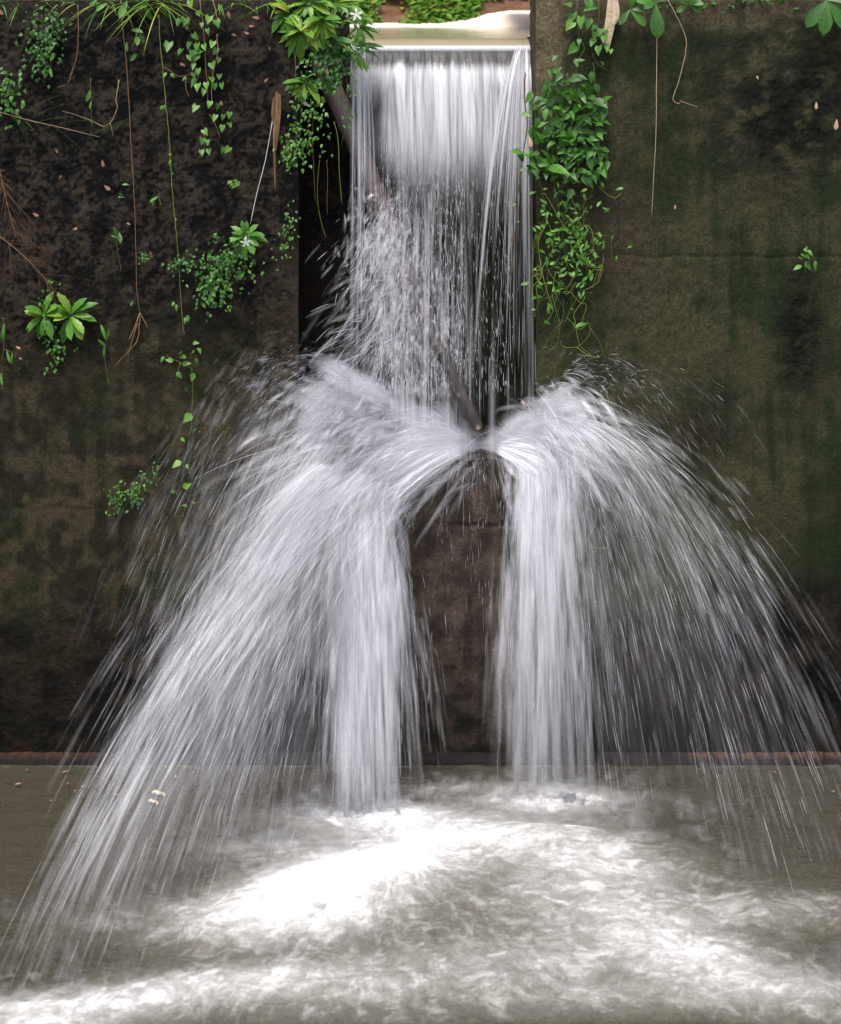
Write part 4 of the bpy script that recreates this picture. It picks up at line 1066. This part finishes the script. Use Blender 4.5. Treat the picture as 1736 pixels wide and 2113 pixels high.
leafy("seedling", "little fern-like seedling growing alone at the joint of the right wall", "plant", [[(1662, 562), (1662, 535), (1664, 512)]],
      [(1664, 508, .8), (1658, 514, .8), (1668, 516, .9), (1652, 524, .9), (1662, 526, 1), (1672, 524, .8), (1684, 538, 1.4), (1662, 540, 1.4), (1654, 548, 1.3), (1648, 530, .8), (1670, 540, 1)], (.03, .04), 'ovate', .5, t=(.4, .7), jit=.6, hang=0)

# --- grass along the wall top
def tuft(u, label, n, L, lean=0.0, t=(.45, .9)):
    e = plant("grass_tuft", W(u, 12, -.04), label, "grass", "grass tufts on the wall top")
    f = MB()
    for _ in range(n):
        d = Vector((R.gauss(lean, .6), -abs(R.gauss(.5, .3)), R.uniform(-.1, .9))).normalized()
        l = R.uniform(*L); f.leaf(at(u + R.gauss(0, 22), 10, R.uniform(0, .08)), d, UP + OUT * .3, l, R.uniform(.004, .008), 'blade', R.uniform(.4, 1.2), R.uniform(*t), 7)
    f.build("blades", M_LEAF, e)
tuft(20, "short grass tuft on the wall top at the left corner", 26, (.05, .12))
tuft(120, "sparse grass tuft on the wall top above the tiny-leaved clump", 20, (.05, .13))
tuft(235, "grass tuft on the wall top where the long thin vine begins", 46, (.08, .20))
tuft(318, "thick grass tuft hanging over the wall top between the two long vines", 70, (.10, .24), .1)
tuft(470, "grass tuft on the wall top right of the heart-leaved vine", 24, (.05, .12))
tuft(560, "short grass tuft on the wall top near the star-flower clump", 26, (.05, .14))
leafy("broad_leaf_plant", "pale broad leaves peeping over the wall top beside the thick grass tuft", "plant", [], [(262, 2, 1.5), (285, 4, 1.4), (300, 8, 1.2), (222, 6, 1.2), (200, 4, 1), (184, 10, 1), (352, 26, 1)], (.05, .07), 'lance', .35, t=(.5, .75), jit=.9, hang=0)
leafy("creeping_plant", "low weeds along the top edge of the right wall", "plant", [], scatter([(1290, 0), (1420, 2), (1560, 0), (1640, 2)], 60, 22), (.02, .04), t=(.25, .6), off=-.02, hang=-.2, wd=.5)

# --- dead leaves stuck to the wall
def dead(u, v, L, label, t, ang=None, group=None, off=.024):
    e = MB(); an = R.uniform(0, 6.28) if ang is None else ang
    d = Vector((math.cos(an), -.15, math.sin(an)))
    e.leaf(W(u, v, off), d, OUT + UP * .3, px(L), px(L) * .45, 'ovate', R.uniform(-.3, .5), t, 6)
    tag(e.build("dead_leaf", M_DEAD), label, "dead leaf", group)
G = "dead leaves stuck to the left wall"
for u, v, L in ((7, 30, 18), (536, 38, 16), (514, 54, 12), (514, 70, 12), (488, 74, 11), (546, 170, 11), (214, 345, 16), (228, 392, 17), (120, 316, 11), (80, 446, 14), (127, 362, 9), (310, 520, 9), (372, 130, 15), (455, 208, 12), (470, 24, 17), (556, 96, 10), (262, 460, 9), (160, 470, 10)):
    dead(u, v, L, "small curled reddish-brown dead leaf stuck to the dark left wall", R.uniform(.35, .8), group=G)
dead(43, 720, 12, "pinkish dead leaf beside the trail under the star-flower pair", .8, 2.6)
dead(46, 740, 8, "smaller pinkish dead leaf just below the other one by the star-flower pair", .75, 3.0)
dead(1724, 268, 22, "orange dead leaf stuck near the edge of the right wall", .9, 1.4)
dead(1562, 156, 9, "pale sliver of dead leaf on the black stain of the right wall", .95, 5.0)
dead(1684, 226, 16, "thin white sliver stuck upright on the right wall's stain", 1.0, 1.5)
dead(1393, 432, 10, "pale speck of leaf under the straw stalk on the right wall", .9, 1.5)
dead(1096, 304, 22, "yellow-orange leaf caught at the edge of the bushy vine", 1.0, 1.7, off=.09)
ora = bpy.data.objects["dead_leaf"]

# --- the log in the notch and a stone on the ledge
def log():
    a, b = at(655, 120, .35), at(985, 888, -.11)
    e = plant("log", b, "dark wet log leaning across the notch behind the falling water", "log")
    s = MB(); n, m = 60, 14
    ax = (b - a); L = ax.length; d = ax.normalized(); p = d.cross(Vector((0, 1, 0))).normalized(); q = d.cross(p)
    vs, fs = [], []
    for i in range(n):
        t = i / (n - 1); c = a + ax * t + p * (.012 * math.sin(t * 7)) + q * (.01 * math.sin(t * 5 + 1))
        r = .054 - .020 * t
        if t > .96: r *= 1 - (t - .96) * 9
        for k in range(m):
            an = 2 * math.pi * k / m
            rr = r * (1 + .10 * float(noise(np.array([k * .9]), np.array([t * 22]), 3)[0]) + .05 * R.uniform(-1, 1) * .5)
            vs.append(c + p * math.cos(an) * rr + q * math.sin(an) * rr)
    for i in range(n - 1):
        for k in range(m): fs.append((i * m + k, i * m + (k + 1) % m, (i + 1) * m + (k + 1) % m, (i + 1) * m + k))
    fs.append(tuple(range(m))); fs.append(tuple((n - 1) * m + k for k in range(m))[::-1])
    s.add(vs, fs, .45)
    s.t = [.75 - .68 * min(1, (i // m) / n * 1.25) for i in range(len(s.v))]
    s.build("trunk", M_LOG, e)
    for t, l in ((.16, .05), (.30, .03)):
        k = MB(); c = a + ax * t; k.tube([c, c - q * .05 + p * .02, c - q * (.05 + l) + p * .05], .016, .008, 8, .5, .1); k.build("branch_stub", M_LOG, e)
log()
def stone(u, v, y, r, label):
    e = MB(); c = at(u, v, y); nu, nv = 18, 12; vs, fs = [], []
    for j in range(nv + 1):
        for i in range(nu):
            th, ph = math.pi * j / nv, 2 * math.pi * i / nu
            p = Vector((math.sin(th) * math.cos(ph) * 1.3, math.sin(th) * math.sin(ph), math.cos(th) * .8))
            k = 1 + .35 * float(noise(np.array([p.x * 1.4 + 3 + u]), np.array([p.z * 1.4 + p.y]), 7)[0])
            vs.append(c + p * r * k)
    for j in range(nv):
        for i in range(nu): fs.append((j * nu + i, j * nu + (i + 1) % nu, (j + 1) * nu + (i + 1) % nu, (j + 1) * nu + i))
    e.add(vs, fs, .2)
    tag(e.build("stone", M_LOG), label, "stone")
stone(1086, 838, .02, .032, "dark wet stone on the ledge just right of where the water strikes")

# --- floating litter
def float_leaf(u, v, L, t, label, group=None, m=None):
    x, y = pool_at(u, v); e = MB(); an = R.uniform(0, 6.28)
    e.leaf((x, y, .016), (math.cos(an), math.sin(an), .05), UP, px(L), px(L) * .45, 'ovate', -.1, t, 6)
    tag(e.build("floating_leaf", m or M_DEAD), label, "leaf", group)
for u, v, L in ((31, 1626, 14), (104, 1658, 8), (140, 1622, 10), (172, 1628, 12), (240, 1646, 10), (380, 1588, 9), (395, 1600, 8), (362, 1612, 10), (128, 1602, 14), (345, 1620, 8), (408, 1592, 7), (152, 1640, 7)):
    float_leaf(u, v, L, R.uniform(.5, .9), "small brown leaf floating on the pool near the wall", "leaves floating on the pool")
for u, v, L in ((1440, 1592, 9), (1530, 1588, 8), (1602, 1600, 10), (1690, 1590, 8), (60, 1596, 9), (200, 1596, 8), (1480, 1612, 7), (1716, 1640, 9)):
    float_leaf(u, v, L, R.uniform(.3, .8), "small brown leaf floating on the pool near the wall", "leaves floating on the pool")
float_leaf(343, 1591, 7, .9, "tiny yellow-green leaf floating by the foot of the wall", m=M_LEAF)
float_leaf(240, 1657, 9, .55, "green leaf floating on the pool below the left spray", m=M_LEAF)
def chunk(u, v, L, label):
    x, y = pool_at(u, v); e = MB()
    P = [Vector((x + px(L) * (k / 5 - .5), y + .01 * math.sin(k * 2.1), .012 + .006 * math.sin(k))) for k in range(6)]
    e.tube(P, px(L) * .16, px(L) * .12, 7, .95, .25); tag(e.build("driftwood", M_DRY), label, "driftwood")
chunk(328, 1643, 24, "pale chunk of driftwood floating near the wall foot")
chunk(317, 1660, 18, "pale stick of driftwood just before the larger chunk")

# --- weeds on the far bank
def weeds():
    f = MB()
    def zb(x, y): return ZLIP - .05 + max(y - 3.7, 0) * .75
    for _ in range(5200):
        x = R.uniform(-.75, 1.2); y = R.uniform(3.72, 4.5)
        k = float(noise(np.array([x * 2.2]), np.array([y * 3]), 5)[0]) + (.42 if x < .42 else -.2) + (.5 if y > 4.02 else 0)
        if k < .12: continue
        l = R.uniform(.03, .075)
        d = Vector((R.gauss(0, .8), -.6, R.gauss(.5, .5))).normalized()
        f.leaf((x, y, zb(x, y) + R.uniform(0, .08)), d, UP + OUT * .5, l, l * .55, 'ovate', .3, R.uniform(.5, .9), 4)
    o = f.build("weeds", M_LEAF); o["kind"] = "stuff"
weeds()
